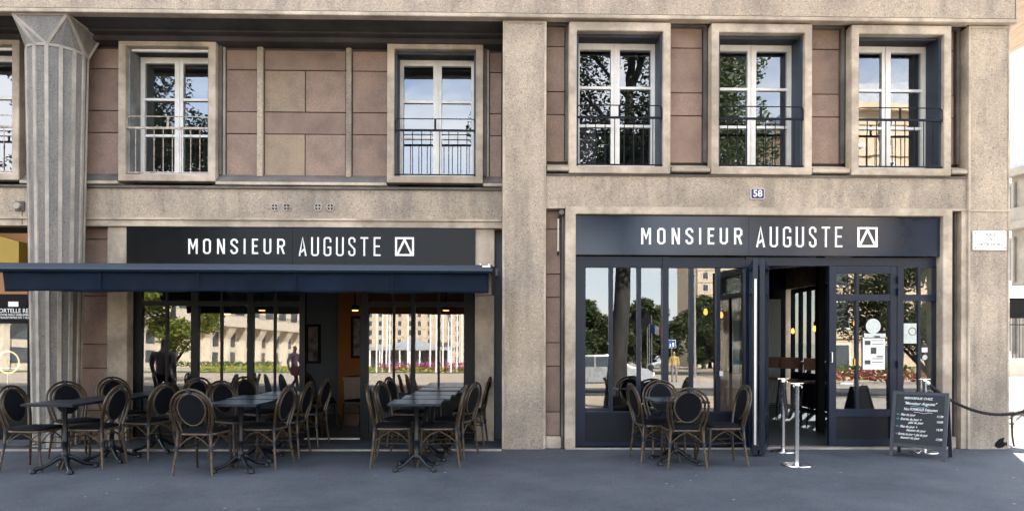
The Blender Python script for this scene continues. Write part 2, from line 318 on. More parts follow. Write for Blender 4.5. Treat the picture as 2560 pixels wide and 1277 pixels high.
# ------------------------------------------------------------------ mesh builder
class MB:
    def __init__(s): s.v = []; s.f = []
    def add(s, vs, fs):
        o = len(s.v); s.v += [tuple(v) for v in vs]; s.f += [tuple(i + o for i in f) for f in fs]; return s
    def box(s, x0, x1, y0, y1, z0, z1):
        return s.add([(x0, y0, z0), (x1, y0, z0), (x1, y1, z0), (x0, y1, z0), (x0, y0, z1), (x1, y0, z1), (x1, y1, z1), (x0, y1, z1)],
                     [(0, 3, 2, 1), (4, 5, 6, 7), (0, 1, 5, 4), (1, 2, 6, 5), (2, 3, 7, 6), (3, 0, 4, 7)])
    def tube(s, pts, r, n=8, closed=False, caps=True):
        pts = [Vector(p) for p in pts]; k = len(pts)
        rs = r if isinstance(r, (list, tuple)) else [r] * k
        tang = []
        for i in range(k):
            a = pts[i - 1] if (i > 0 or closed) else pts[i]; c = pts[(i + 1) % k] if (i < k - 1 or closed) else pts[i]
            t = (c - a); tang.append(t.normalized() if t.length > 1e-9 else Vector((0, 0, 1)))
        up = Vector((0, 0, 1)) if abs(tang[0].z) < .9 else Vector((1, 0, 0))
        nrm = (up - tang[0] * up.dot(tang[0])).normalized(); vs = []
        for i in range(k):
            nrm = (nrm - tang[i] * nrm.dot(tang[i])).normalized(); bn = tang[i].cross(nrm)
            for j in range(n):
                a = 2 * math.pi * j / n
                vs.append(pts[i] + (nrm * math.cos(a) + bn * math.sin(a)) * rs[i])
        fs = []
        for i in range(k if closed else k - 1):
            i2 = (i + 1) % k
            for j in range(n):
                j2 = (j + 1) % n
                fs.append((i * n + j, i * n + j2, i2 * n + j2, i2 * n + j))
        if caps and not closed:
            fs.append(tuple(range(n - 1, -1, -1))); fs.append(tuple((k - 1) * n + j for j in range(n)))
        return s.add(vs, fs)
    def lathe(s, prof, c=(0, 0, 0), n=20):
        vs = []; fs = []; k = len(prof)
        for r, z in prof:
            for j in range(n):
                a = 2 * math.pi * j / n; vs.append((c[0] + r * math.cos(a), c[1] + r * math.sin(a), c[2] + z))
        for i in range(k - 1):
            for j in range(n):
                j2 = (j + 1) % n; fs.append((i * n + j, i * n + j2, (i + 1) * n + j2, (i + 1) * n + j))
        fs.append(tuple(range(n - 1, -1, -1))); fs.append(tuple((k - 1) * n + j for j in range(n)))
        return s.add(vs, fs)
    def prism_xz(s, poly, y0, y1):
        """polygon in x,z extruded along y (y0 front)"""
        k = len(poly); vs = [(x, y0, z) for x, z in poly] + [(x, y1, z) for x, z in poly]
        area = sum(poly[i][0] * poly[(i + 1) % k][1] - poly[(i + 1) % k][0] * poly[i][1] for i in range(k))
        fr = tuple(range(k)); bk = tuple(range(2 * k - 1, k - 1, -1)); fs = []
        for i in range(k):
            j = (i + 1) % k; fs.append((i, k + i, k + j, j))
        if area < 0: fr = fr[::-1]; bk = bk[::-1]; fs = [f[::-1] for f in fs]
        return s.add(vs, [fr, bk] + fs)
    def xform(s, mat):
        s.v = [tuple(mat @ Vector(v)) for v in s.v]; return s
    def build(s, name, mat, parent=None, smooth=False, bevel=0., loc=None):
        me = bpy.data.meshes.new(name); me.from_pydata(s.v, [], s.f); me.update()
        if bevel:
            bm = bmesh.new(); bm.from_mesh(me)
            bmesh.ops.bevel(bm, geom=[e for e in bm.edges if len(e.link_faces) == 2 and e.calc_face_angle(0) > .5], offset=bevel, segments=2, affect='EDGES', clamp_overlap=True)
            bm.to_mesh(me); bm.free()
        if smooth:
            me.polygons.foreach_set('use_smooth', [True] * len(me.polygons))
            me.set_sharp_from_angle(angle=R(42))
        mats = mat if isinstance(mat, (list, tuple)) else [mat]
        for q in mats: me.materials.append(M[q] if isinstance(q, str) else q)
        o = bpy.data.objects.new(name, me); COL.objects.link(o)
        if parent is not None: o.parent = parent
        if loc is not None: o.location = loc
        return o
def tag(o, label, cat, group=None, kind=None):
    if label: o['label'] = label
    if cat: o['category'] = cat
    if group: o['group'] = group
    if kind: o['kind'] = kind
    return o
def thing(name, label, cat, loc=(0, 0, 0), rz=0., group=None):
    e = bpy.data.objects.new(name, None); COL.objects.link(e); e.location = loc; e.rotation_euler = (0, 0, rz)
    e.empty_display_size = .2
    return tag(e, label, cat, group)
def struct(o): o['kind'] = 'structure'; return o
def copy_tree(o, parent=None):
    c = o.copy(); COL.objects.link(c)
    if parent is not None: c.parent = parent
    for ch in list(o.children): copy_tree(ch, c)
    return c
def box(name, x0, x1, y0, y1, z0, z1, mat, parent=None, bevel=0.):
    return MB().box(min(x0, x1), max(x0, x1), min(y0, y1), max(y0, y1), min(z0, z1), max(z0, z1)).build(name, mat, parent, bevel=bevel)
def frame_mb(x0, x1, z0, z1, y0, y1, w, wt=None, wb=None):
    """rectangular picture frame, mitred as one closed ring (no overlapping faces)"""
    wt = w if wt is None else wt; wb = w if wb is None else wb
    o = [(x0, z0), (x1, z0), (x1, z1), (x0, z1)]; i = [(x0 + w, z0 + wb), (x1 - w, z0 + wb), (x1 - w, z1 - wt), (x0 + w, z1 - wt)]
    vs = [(x, y0, z) for x, z in o + i] + [(x, y1, z) for x, z in o + i]; fs = []
    for k in range(4):
        j = (k + 1) % 4
        fs += [(k, j, 4 + j, 4 + k), (8 + k, 12 + k, 12 + j, 8 + j), (k, 8 + k, 8 + j, j), (4 + k, 4 + j, 12 + j, 12 + k)]
    return MB().add(vs, fs)
def text_mesh(name, body, size, mat, parent, loc, rot=(R(90), 0, 0), shear=0., align='CENTER', extrude=.0008, xscale=1., spacing=1., bold=0.):
    cu = bpy.data.curves.new(name, 'FONT'); cu.body = body; cu.size = size; cu.align_x = align; cu.align_y = 'CENTER'
    cu.shear = shear; cu.extrude = extrude; cu.space_character = spacing; cu.resolution_u = 3; cu.offset = bold
    t = bpy.data.objects.new(name, cu); COL.objects.link(t)
    me = bpy.data.meshes.new_from_object(t); bpy.data.objects.remove(t); bpy.data.curves.remove(cu)
    me.name = name; me.materials.clear(); me.materials.append(M[mat])
    o = bpy.data.objects.new(name, me); COL.objects.link(o); o.parent = parent
    o.location = loc; o.rotation_euler = rot; o.scale = (xscale, 1, 1)
    return o

# ================================================================== GROUND
# one sheet of pavement asphalt near the building, the square beyond it; thin sheets 4 mm apart
struct(MB().add([(-600, -700, -.03), (600, -700, -.03), (600, 600, -.03), (-600, 600, -.03)], [(0, 1, 2, 3)]).build('ground', 'sand'))
struct(MB().add([(-60, -7.6, 0), (8.3, -7.6, 0), (8.3, 9, 0), (-60, 9, 0), (-60, -7.8, -.029), (8.45, -7.8, -.029), (8.45, 9, -.029)], [(0, 1, 2, 3), (4, 5, 1, 0), (1, 5, 6, 2)]).build('pavement', 'asphalt'))
struct(MB().add([(-200, -20.5, -.022), (200, -20.5, -.022), (200, -14, -.022), (-200, -14, -.022)], [(0, 1, 2, 3)]).build('road', 'road'))

struct(MB().add([(8.46, -30, -.026), (60, -30, -.026), (60, 60, -.026), (8.46, 60, -.026)], [(0, 1, 2, 3)]).build('side_street', 'pale_paving'))
# ================================================================== BUILDING
BLD = thing('building', 'shaded beige concrete corner building with pebbled piers, stone panels and white casement windows upstairs', 'building')
YR, YL = 0.0, .75          # face of the right bay piers / recessed wall of the left bay
Z_BEAM = 5.615
XP0, XP1 = PX(1256, 0), PX(1365, 0)          # middle pier
XQ0, XQ1 = PX(2420, 0), PX(2524, 0)          # corner pier
XW = XQ1                                     # side wall of the building

# big beam across the top, with its pale lip and corner return
box('beam', -14, XQ1 + .03, -.06, .42, Z_BEAM + .05, 6.35, 'agg', BLD, .012)
box('beam_lip', -14, XQ1 + .045, -.075, .06, Z_BEAM, Z_BEAM + .05, 'trim', BLD, .006)
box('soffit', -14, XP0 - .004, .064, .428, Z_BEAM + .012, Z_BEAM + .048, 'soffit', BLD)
box('corner_trim', XQ1 + .03, XQ1 + .055, -.065, .40, Z_BEAM + .052, 6.34, 'trim', BLD)
# upper storeys (they shade the pavement) and rear mass
box('upper_storeys', -26, XW, .02, 15, 6.36, 20, 'trim', BLD)
box('side_overhang', XW + .002, 8.55, .35, 15, 6.30, 7.0, 'trim', BLD)
for i in range(12):
    x0 = XW + .01 + i * .153
    box('plank', x0, x0 + .147, .36, 14.9, 6.265, 6.297, 'plank', BLD)
box('rear_wall', -14, XW, 9.2, 15, 0, 6.355, 'trim_dark', BLD)
box('side_wall', XW - .25, XW - .01, 6.6, 9.19, 0, 6.355, 'trim', BLD)
box('side_wall', XW - .25, XW - .01, .45, 6.6, 2.6, 6.355, 'trim', BLD)
box('side_wall', XW - .25, XW - .01, .45, 4.31, 0, 2.6, 'trim', BLD)
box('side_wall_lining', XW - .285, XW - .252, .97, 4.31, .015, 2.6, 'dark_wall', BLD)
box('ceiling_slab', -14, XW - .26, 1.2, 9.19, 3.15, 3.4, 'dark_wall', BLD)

# piers: pebbled face, pale arrises at the edges
def pier(x0, x1, y0, y1, z1, name='pier'):
    p = box(name, x0 + .03, x1 - .03, y0, y1, 0, z1, 'agg', BLD)
    for a, c in ((x0, x0 + .03), (x1 - .03, x1)): box('arris', a, c, y0 - .008, y1, 0.004, z1 + .03, 'trim', p, .004)
    box('arris', x0 + .03, x1 - .03, y0 - .008, y1, z1, z1 + .03, 'trim', p)
    return p
pier(XP0, XP1, 0, .9, 5.57)
pq = pier(XQ0, XQ1, 0, .44, 5.57)
box('arris', XQ0 - .004, XQ1 + .004, -.014, .02, PZ(527, 0, 2470) - .008, PZ(527, 0, 2470) + .008, 'trim', pq)

# ---- right bay, upper floor
ZT, ZB = 5.592, 3.613                        # stone window frames top / bottom (both bays)
RF = [(PX(1420, 0), PX(1676, 0)), (PX(1776, 0), PX(2028, 0)), (PX(2128, 0), PX(2373, 0))]
fw = 1.335; RF = [((a + c) / 2 - fw / 2, (a + c) / 2 + fw / 2) for a, c in RF]
LF = [(-5.258, -3.938), (-1.552, -.24)]; LF = [((a + c) / 2 - fw / 2, (a + c) / 2 + fw / 2) for a, c in LF] + [(-7.95, -6.615)]
YPR = .20
box('backing_wall', XP1 - .1, RF[0][0] + .12, YPR + .035, .6, 3.30, 5.61, 'mortar', BLD)
box('backing_wall', RF[0][1] - .12, RF[1][0] + .12, YPR + .035, .6, 3.30, 5.61, 'mortar', BLD)
box('backing_wall', RF[1][1] - .12, RF[2][0] + .12, YPR + .035, .6, 3.30, 5.61, 'mortar', BLD)
box('backing_wall', RF[2][1] - .12, XQ0 + .05, YPR + .035, .6, 3.30, 5.61, 'mortar', BLD)
rows_r = [PZ(q, YPR, 1720) for q in (70, 121, 233, 290, 408)]
def stone_panel(x0, x1, z0, z1, y, mat='stone', parent=BLD):
    g = .006
    return box('stone_panel', x0 + g, x1 - g, y + random.uniform(-.004, .004), y + .034, z0 + g, z1 - g, mat, parent, .004)
cols_r = [(XP1 + .01, RF[0][0] - .035), (RF[0][1] + .012, RF[1][0] - .055), (RF[1][1] + .012, RF[2][0] - .055), (RF[2][1] + .012, XQ0 - .06)]
for c0, c1 in cols_r:
    for k in range(4): stone_panel(c0, c1, rows_r[k + 1], rows_r[k], YPR)
    # side strip next to the following frame, head moulding and sill
    box('side_strip', c1 + .004, c1 + .05, YPR - .05, YPR + .03, rows_r[4], rows_r[0] + .03, 'trim_dark', BLD)
    box('sill', c0, c1 + .05, -.01, YPR + .03, 3.645, 3.70, 'trim', BLD, .008)
    MB().add([(c0, -.005, 3.701), (c1 + .05, -.005, 3.701), (c1 + .05, YPR - .01, 3.775), (c0, YPR - .01, 3.775)], [(0, 1, 2, 3)]).build('sill_slope', 'trim', BLD)
    box('head_moulding', c0, c1 + .05, .13, YPR + .03, rows_r[0] + .035, 5.612, 'trim_dark', BLD)
box('string_course', XP1, XQ0, .015, .3, 3.585, 3.611, 'trim_dark', BLD)

# ---- casement window with stone frame, reveal, shutters and rail
def casement(x0, x1, yf, rail='rail_navy', rusty=False):
    win = frame_mb(x0, x1, ZB, ZT, yf, yf + .16, .100, .116, .094).build('window', 'trim', BLD, bevel=.006)
    ox0, ox1, oz0, oz1 = x0 + .100, x1 - .100, ZB + .094, ZT - .116
    yc = yf + .37                             # plane of the white casement
    # reveal lining (four boards with thickness) behind the stone frame
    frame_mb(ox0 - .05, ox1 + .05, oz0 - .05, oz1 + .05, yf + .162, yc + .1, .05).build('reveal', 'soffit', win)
    for a, c in ((ox0 + .002, ox0 + .03), (ox1 - .03, ox1 - .002)):
        box('shutter', a, c, yf + .06, yc - .03, oz0 + .02, oz1 - .03, 'grey_shutter' if rusty else 'reveal', win)
    box('shutter_box', ox0 + .032, ox1 - .032, yf + .1, yf + .14, oz1 - .035, oz1 - .004, 'white' if rusty else 'reveal', win)
    zc1 = oz1 - .014
    box('head_board', ox0, ox1, yc - .02, yc + .08, zc1 + .001, oz1, 'soffit', win)
    xm = (ox0 + ox1) / 2; fr = MB(); panes = []
    st = .075; zb = oz0 + .12; zt = zc1 - .08
    bars = [(ox0, ox0 + .08, oz0, zc1), (ox1 - .08, ox1, oz0, zc1), (xm - .06, xm + .06, oz0, zc1)]
    for a, c, d, e in bars: fr.box(a, c, yc - .012, yc + .05, d, e)
    for s0, s1 in ((ox0 + .08, xm - .06), (xm + .06, ox1 - .08)):
        fr.box(s0, s1, yc - .010, yc + .05, oz0, zb); fr.box(s0, s1, yc - .010, yc + .05, zt, zc1)
        h = (zt - zb) / 3
        for k in (1, 2): fr.box(s0, s1, yc - .006, yc + .04, zb + k * h - .017, zb + k * h + .017)
        for k in range(3): panes.append((s0, s1, zb + k * h + (.017 if k else 0), zb + (k + 1) * h - (.017 if k < 2 else 0)))
    fr.build('casement_frame', 'white', win)
    seam = box('meeting_strip', xm - .012, xm + .012, yc - .026, yc - .012, oz0 + .01, zc1 - .01, 'white', win)
    tilt = [math.tan(R(random.uniform(.1, .7))) for _ in range(2)]; yaws = [math.tan(R(random.uniform(-.5, .5))) for _ in range(2)]
    for k, (a, c, d, e) in enumerate(panes):
        t = tilt[k // 3]; w = yaws[k // 3]
        f = lambda x, z: yc + .022 + t * (z - zb) * .5 + w * (x - a) * .5
        MB().add([(a, f(a, d), d), (c, f(c, d), d), (c, f(c, e), e), (a, f(a, e), e)], [(0, 1, 2, 3)]).build('pane', 'glass_up', win)
    # room behind: dim box with a ceiling
    # railing
    yr = yf + .03; z2 = oz0 + (oz1 - oz0) * .365; z1 = oz0 + (oz1 - oz0) * .455
    ra = MB(); ra.box(ox0 + .004, ox1 - .004, yr - .012, yr + .012, z2 - .015, z2 + .012)
    railing = ra.build('balcony_rail', rail, BLD)
    MB().tube([(ox0 + .006, yr, z2), (ox0 + .006, yr, z1 - .04), (ox0 + .018, yr, z1 - .012), (ox0 + .05, yr, z1), (ox1 - .05, yr, z1), (ox1 - .018, yr, z1 - .012), (ox1 - .006, yr, z1 - .04), (ox1 - .006, yr, z2)], .0075, 6).build('top_rail', rail, railing, smooth=True)
    box('bottom_rail', ox0 + .004, ox1 - .004, yr - .009, yr + .009, oz0 + .018, oz0 + .034, rail, railing)
    box('bracket', xm - .014, xm + .014, yr - .006, yr + .006, z2 + .013, z1 + .004, rail, railing)
    nb = 8
    for k in range(nb):
        x = ox0 + (ox1 - ox0) * (k + 1) / (nb + 1)
        MB().tube([(x, yr, oz0 + .034), (x, yr, z2 - .015)], .0062, 5).build('baluster', rail, railing)
    return win
for a, c in RF: casement(a, c, -.02)
YLF = .60
casement(*LF[0], YLF, 'rail_rust', 2); casement(*LF[1], YLF); casement(*LF[2], YLF, 'rail_rust', 1)
# dim rooms behind the casements
box('upstairs_room_back', -14, XW - .26, 3.8, 3.9, 3.42, 6.3, 'grey_wall', BLD)
box('upstairs_ceiling', -14, XW - .26, 1.16, 3.79, 6.0, 6.1, 'grey_wall', BLD)
box('curtain', RF[0][0] + .14, RF[0][0] + .42, .52, .55, 3.75, 4.35, 'canvas_print', BLD)

# ---- right bay, beam over the shopfront
Z520 = PZ(519, .03, 1900); Z450 = PZ(449, .03, 1900)
box('beam', XP1 + .002, XQ0 - .002, .03, .5, Z520, 3.586, 'agg', BLD)
# shopfront surround in cast concrete (lintel and jambs as one portal)
XS0, XS1 = PX(1413, .02), PX(2379, .02)
JL, JR = PX(1439, .02), PX(2355, .02); ZH = PZ(538, .02, 1900)
MB().add([(x, y, z) for y in (.0, .48) for x, z in ((XS0, 0), (JL, 0), (JL, ZH), (JR, ZH), (JR, 0), (XS1, 0), (XS1, Z520 - .004), (XS0, Z520 - .004))],
         [(0, 1, 2, 7), (2, 3, 6, 7), (3, 4, 5, 6), (15, 10, 9, 8), (15, 14, 11, 10), (14, 13, 12, 11), (0, 8, 9, 1), (1, 9, 10, 2), (2, 10, 11, 3), (3, 11, 12, 4), (4, 12, 13, 5), (5, 13, 14, 6), (6, 14, 15, 7), (7, 15, 8, 0)]
         ).build('portal_surround', 'trim', BLD, bevel=.006)
box('lintel_strip', XP1 + .002, XS0 - .003, .012, .4, Z520 - .03, Z520 - .003, 'trim', BLD)
box('lintel_strip', XS1 + .003, XQ0 - .002, .012, .4, Z520 - .03, Z520 - .003, 'trim', BLD)
# stone pieces beside the portal
for (c0, c1, pxs) in ((XP1 + .008, XS0 - .045, (527, 573, 685, 743, 856, 915, 1029, 1088)), (XS1 + .008, XQ0 - .11, (533, 583, 692, 747, 858, 913, 1010, 1088))):
    y = .17
    box('backing_wall', c0 - .008, c1 + .14, y + .035, .44, 0, Z520 - .031, 'mortar', BLD)
    zz = [PZ(q, y, 1400 if c0 < 2 else 2390) for q in pxs]
    for k in range(len(zz) - 1): stone_panel(c0, c1, zz[k + 1], zz[k], y)
    box('base_block', c0, c1, .06, y + .03, .003, zz[-1] - .004, 'trim', BLD, .006)
    box('side_strip', c1 + .006, c1 + .034, y - .06, y + .03, .003, Z520 - .032, 'trim_dark', BLD)
box('pier_return', XQ0 - .073, XQ0 - .001, .02, .43, 0.003, Z520 - .032, 'trim', BLD)

# ---- left bay
# soffit under the big beam, stepping down to the wall
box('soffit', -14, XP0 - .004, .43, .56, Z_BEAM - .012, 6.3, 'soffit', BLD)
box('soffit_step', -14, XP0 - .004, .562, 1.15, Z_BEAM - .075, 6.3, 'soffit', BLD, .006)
rows_l = [PZ(q, YL, 760) for q in (127, 177, 281, 336, 440)]
box('backing_wall', -14, LF[2][0] + .12, YL + .035, 1.15, 3.40, Z_BEAM - .077, 'mortar', BLD)
box('backing_wall', LF[2][1] - .12, LF[0][0] + .12, YL + .035, 1.15, 3.40, Z_BEAM - .077, 'mortar', BLD)
box('backing_wall', LF[0][1] - .12, LF[1][0] + .12, YL + .035, 1.15, 3.40, Z_BEAM - .077, 'mortar', BLD)
box('backing_wall', LF[1][1] - .12, XP0, YL + .035, 1.15, 3.40, Z_BEAM - .077, 'mortar', BLD)
p1, p2 = (PX(643, YL, 300), PX(661, YL, 300)), (PX(865, YL, 300), PX(881, YL, 300))
for a, c in (p1, p2): box('pilaster_strip', a + .008, c - .008, YL - .045, YL + .033, rows_l[4] - .02, rows_l[0] + .03, 'agg', BLD, .006)
xm = (p1[1] + p2[0]) / 2
def col_panels(a, c, mats=('stone',) * 4):
    for k in range(4): stone_panel(a, c, rows_l[k + 1], rows_l[k], YL, mats[k])
col_panels(LF[0][1] + .09, p1[0]); col_panels(p2[1], LF[1][0] - .012); col_panels(LF[1][1] + .09, XP0 - .01)
col_panels(LF[2][1] + .05, LF[0][0] - .012)
for k in range(4):
    if k % 2: 
        stone_panel(p1[1], xm, rows_l[k + 1], rows_l[k], YL, 'stone_b'); stone_panel(xm, p2[0], rows_l[k + 1], rows_l[k], YL)
    else: stone_panel(p1[1], p2[0], rows_l[k + 1], rows_l[k], YL)
for a in LF[:2]:
    box('side_strip', a[1] + .004, a[1] + .045, YL - .06, YL + .03, rows_l[4], rows_l[0] + .03, 'trim_dark', BLD)
    box('side_strip', a[1] + .05, a[1] + .08, YL - .02, YL + .03, rows_l[4], rows_l[0] + .03, 'fillet', BLD)
for a, c in ((LF[2][1] + .01, LF[0][0] - .003), (LF[0][1] + .003, LF[1][0] - .003), (LF[1][1] + .003, XP0 - .003)):
    box('sill', a, c, YL - .16, YL + .03, 3.568, 3.61, 'trim', BLD, .006)
    MB().add([(a, YL - .15, 3.612), (c, YL - .15, 3.612), (c, YL - .05, 3.70), (a, YL - .05, 3.70), (c, YL + .03, 3.70), (a, YL + .03, 3.70)], [(0, 1, 2, 3), (3, 2, 4, 5)]).build('sill_slope', 'trim_dark', BLD)
    box('sill_fillet', a, c, YL - .03, YL + .03, 3.702, 3.735, 'trim_dark', BLD)
YB = .64
zb0, zb1 = PZ(546, YB, 740), PZ(474, YB, 740)
box('beam', -14, XP0 - .003, YB, 1.15, zb0, zb1, 'agg', BLD)
box('string_course', -14, XP0 - .003, YB - .03, 1.15, zb1 + .002, zb1 + .04, 'trim_dark', BLD, .005)
zl0 = PZ(568, YB, 740)
box('lintel_strip', -14, XP0 - .003, YB - .035, 1.15, zb0 - .035, zb0 - .002, 'trim', BLD, .004)
box('lintel', -14, XP0 - .003, YB - .012, 1.15, zl0, zb0 - .037, 'trim', BLD, .004)
# round vents in the band
for vx in (687, 717, 795, 826):
    x, z = P(vx, 518, YB); r = .058
    v = MB(); n = 24
    for (r0, r1, y0) in ((r, r * .72, YB - .012),):
        ring = []
        for j in range(n):
            a = 2 * math.pi * j / n; ring.append((math.cos(a), math.sin(a)))
        vs = [(x + c * r0, y0, z + s * r0) for c, s in ring] + [(x + c * r1, y0, z + s * r1) for c, s in ring] + [(x + c * r0, YB + .002, z + s * r0) for c, s in ring] + [(x + c * r1, YB + .002, z + s * r1) for c, s in ring]
        fs = []
        for j in range(n):
            k = (j + 1) % n; fs += [(j, n + j, n + k, k), (j, k, 2 * n + k, 2 * n + j), (n + j, 3 * n + j, 3 * n + k, n + k)]
        v.add(vs, fs)
    ve = v.build('vent', 'fillet', BLD)
    MB().lathe([(r * .715, 0), (r * .715, .006)], n=20).xform(Matrix.Translation((x, YB - .001, z)) @ Matrix.Rotation(R(90), 4, 'X')).build('vent_hole', 'black', ve)
    MB().box(x - r * .7, x + r * .7, YB - .011, YB - .008, z - .009, z + .009).box(x - .009, x + .009, YB - .0105, YB - .0075, z - r * .7, z + r * .7).build('vent_cross', 'fillet', ve)
# ground floor of the left bay: concrete jambs, stone behind the column
XJ0, XJ1, XJ2, XJ3 = PX(268, .68), PX(318, .68), PX(1188, .68), PX(1236, .68)
box('jamb', XJ0, XJ1, .68, 1.1, 0, zl0 - .003, 'trim', BLD, .008)
box('jamb', XJ2, XJ3, .68, 1.1, 0, zl0 - .003, 'trim', BLD, .008)
box('backing_wall', XJ3 + .002, XP0, .86, 1.1, 0, zl0 - .003, 'reveal', BLD)
zz = [PZ(q, .8, 240) for q in (570, 598, 740, 860, 920, 1025, 1100)]
box('backing_wall', -6.55, XJ0 - .002, .835, 1.1, 0, zl0 - .003, 'mortar', BLD)
for k in range(len(zz) - 1): stone_panel(-6.5, XJ0 - .006, zz[k + 1], zz[k], .8)
# loggia floor slab edge strip
box('threshold_strip', -14, XP0 - .004, -.17, -.10, .002, .022, 'fillet', BLD, .004)
box('loggia_floor', -14, XP0 - .004, -.098, .86, .002, .012, 'asphalt', BLD)
box('threshold_strip', XS0, XS1, -.035, .0, .002, .02, 'fillet', BLD)

# ---- tapered polygonal column with pale ridges and faceted capital
CXc, CYc, NS = -5.93, .34, 14
def ring(z, r, off=.5): return [(CXc + r * math.sin(2 * math.pi * (j + off) / NS), CYc - r * math.cos(2 * math.pi * (j + off) / NS), z) for j in range(NS)]
z_cap = P(140, 112, CYc - .33)[1]; rb, rt = .262, .350
shaft = MB(); a = ring(0, rb); c = ring(z_cap, rt)
shaft.add(a + c, [(j, (j + 1) % NS, NS + (j + 1) % NS, NS + j) for j in range(NS)])
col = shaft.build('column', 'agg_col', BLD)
def ridge(p, q, w=.027, d=.014):
    """flat raised fillet between two points, facing away from the column axis"""
    p, q = Vector(p), Vector(q); m_ = (p + q) / 2; t = (q - p).normalized()
    o = Vector((m_.x - CXc, m_.y - CYc, 0)); o = (o - t * o.dot(t)).normalized(); s = t.cross(o)
    vs = []
    for e in (p, q):
        vs += [e - s * w - o * .02, e - s * w * .8 + o * d, e + s * w * .8 + o * d, e + s * w - o * .02]
    return MB().add(vs, [(0, 1, 5, 4), (1, 2, 6, 5), (2, 3, 7, 6), (3, 2, 1, 0), (4, 5, 6, 7)])
for j in range(NS): ridge(a[j], c[j]).build('fillet', 'fillet', col)
# capital: upper square plate, zigzag facets down to the shaft
hs = .345; zt_ = Z_BEAM - .002
sq = []
for (sx, sy) in ((1, -1), (1, 1), (-1, 1), (-1, -1)): sq.append((CXc + sx * hs, CYc + .02 + sy * (hs + .03), zt_))
cap = MB(); base = c
def ang(p): return math.atan2(p[0] - CXc, -(p[1] - CYc)) % (2 * math.pi)
corners = sorted(sq, key=ang); cidx = []
bl = sorted(base, key=ang)
near = [min(range(4), key=lambda k: min(abs(ang(b_) - ang(corners[k])), 2 * math.pi - abs(ang(b_) - ang(corners[k])))) for b_ in bl]
vs = bl + corners; fs = []; edges = []
for j in range(NS):
    k = (j + 1) % NS
    fs.append((j, k, NS + near[j])); edges.append((j, NS + near[j])); edges.append((j, k))
    if near[j] != near[k]: fs.append((k, NS + near[k], NS + near[j])); edges.append((NS + near[j], NS + near[k])); edges.append((k, NS + near[j]))
capo = MB().add(vs, fs).build('capital', 'agg_col', col)
emb = MB(); ed = set(tuple(sorted(e)) for e in edges)
for j in range(NS):
    if near[j] == near[j - 1] and near[j] == near[(j + 1) % NS]: ed.discard(tuple(sorted((j, NS + near[j]))))
for e in sorted(ed):
    r_ = ridge(vs[e[0]], vs[e[1]], .022, .012); emb.add(r_.v, r_.f)
emb.build('capital_fillet', 'fillet', col)
box('capital_plate', CXc - hs, CXc + hs, CYc + .02 - hs - .03, CYc + .02 + hs + .03, zt_ - .001, Z_BEAM + .04, 'fillet', col)

# ================================================================== SHOPFRONT, LEFT BAY
YG = .88
xa0, xa1 = XJ1 + .004, XJ2 - .004
zhead = 2.50; ztr0, ztr1 = PZ(764, YG, 400), PZ(752, YG, 400)
gx = lambda p: PX(p, YG, 870)
posts = [(322, 357), (480, 498), (620, 635), (750, 764), (902, 922), (1028, 1038), (1160, 1186)]
mull = [418, 555, 688, 985, 1097]
zsill = PZ(980, YG, 700)
fr = MB()
for a, c in posts: fr.box(gx(a), gx(c), YG - .04, YG + .05, .03, zhead)
bays = [(357, 480), (498, 620), (635, 750), (922, 1028), (1038, 1160)]
sf = None
for (a, c), q in zip(bays, mull):
    A, C = gx(a), gx(c); mq = gx(q)
    fr.box(A, C, YG - .03, YG + .04, ztr0, ztr1); fr.box(A, C, YG - .03, YG + .04, zhead - .06, zhead)
    fr.box(A, C, YG - .03, YG + .04, zsill - .05, zsill); fr.box(A, C, YG - .03, YG + .04, .03, .12)
    for z0, z1 in ((zsill, ztr0), (ztr1, zhead - .06)): fr.box(mq - .016, mq + .016, YG - .025, YG + .03, z0, z1)
fr.box(gx(764), gx(902), YG - .03, YG + .04, zhead - .06, zhead)
fr.box(gx(357), gx(1160), YG + .051, YG + .09, .012, .03)
sf = fr.build('shopfront', 'frame_shaded', BLD)
LEAN = R(.8)                                   # the panes lean back a touch
def pane(x0, x1, z0, z1, y, parent, mat='glass', lean=LEAN, zref=None):
    zr = z0 if zref is None else zref
    f = lambda z: y + math.tan(lean) * (z - zr) * .999
    return MB().add([(x0, f(z0), z0), (x1, f(z0), z0), (x1, f(z1), z1), (x0, f(z1), z1)], [(0, 1, 2, 3)]).build('pane', mat, parent)
for (a, c), q in zip(bays, mull):
    A, C, mq = gx(a), gx(c), gx(q)
    for x0, x1 in ((A, mq - .016), (mq + .016, C)):
        pane(x0, x1, zsill, ztr0, YG - .012, sf); pane(x0, x1, ztr1, zhead - .06, YG - .004, sf)
    box('kick_panel', A, C, YG - .012, YG + .02, .122, zsill - .052, 'kick', sf)
box('door_sill', gx(764), gx(902), YG - .06, YG + .05, .012, .032, 'alu', sf)

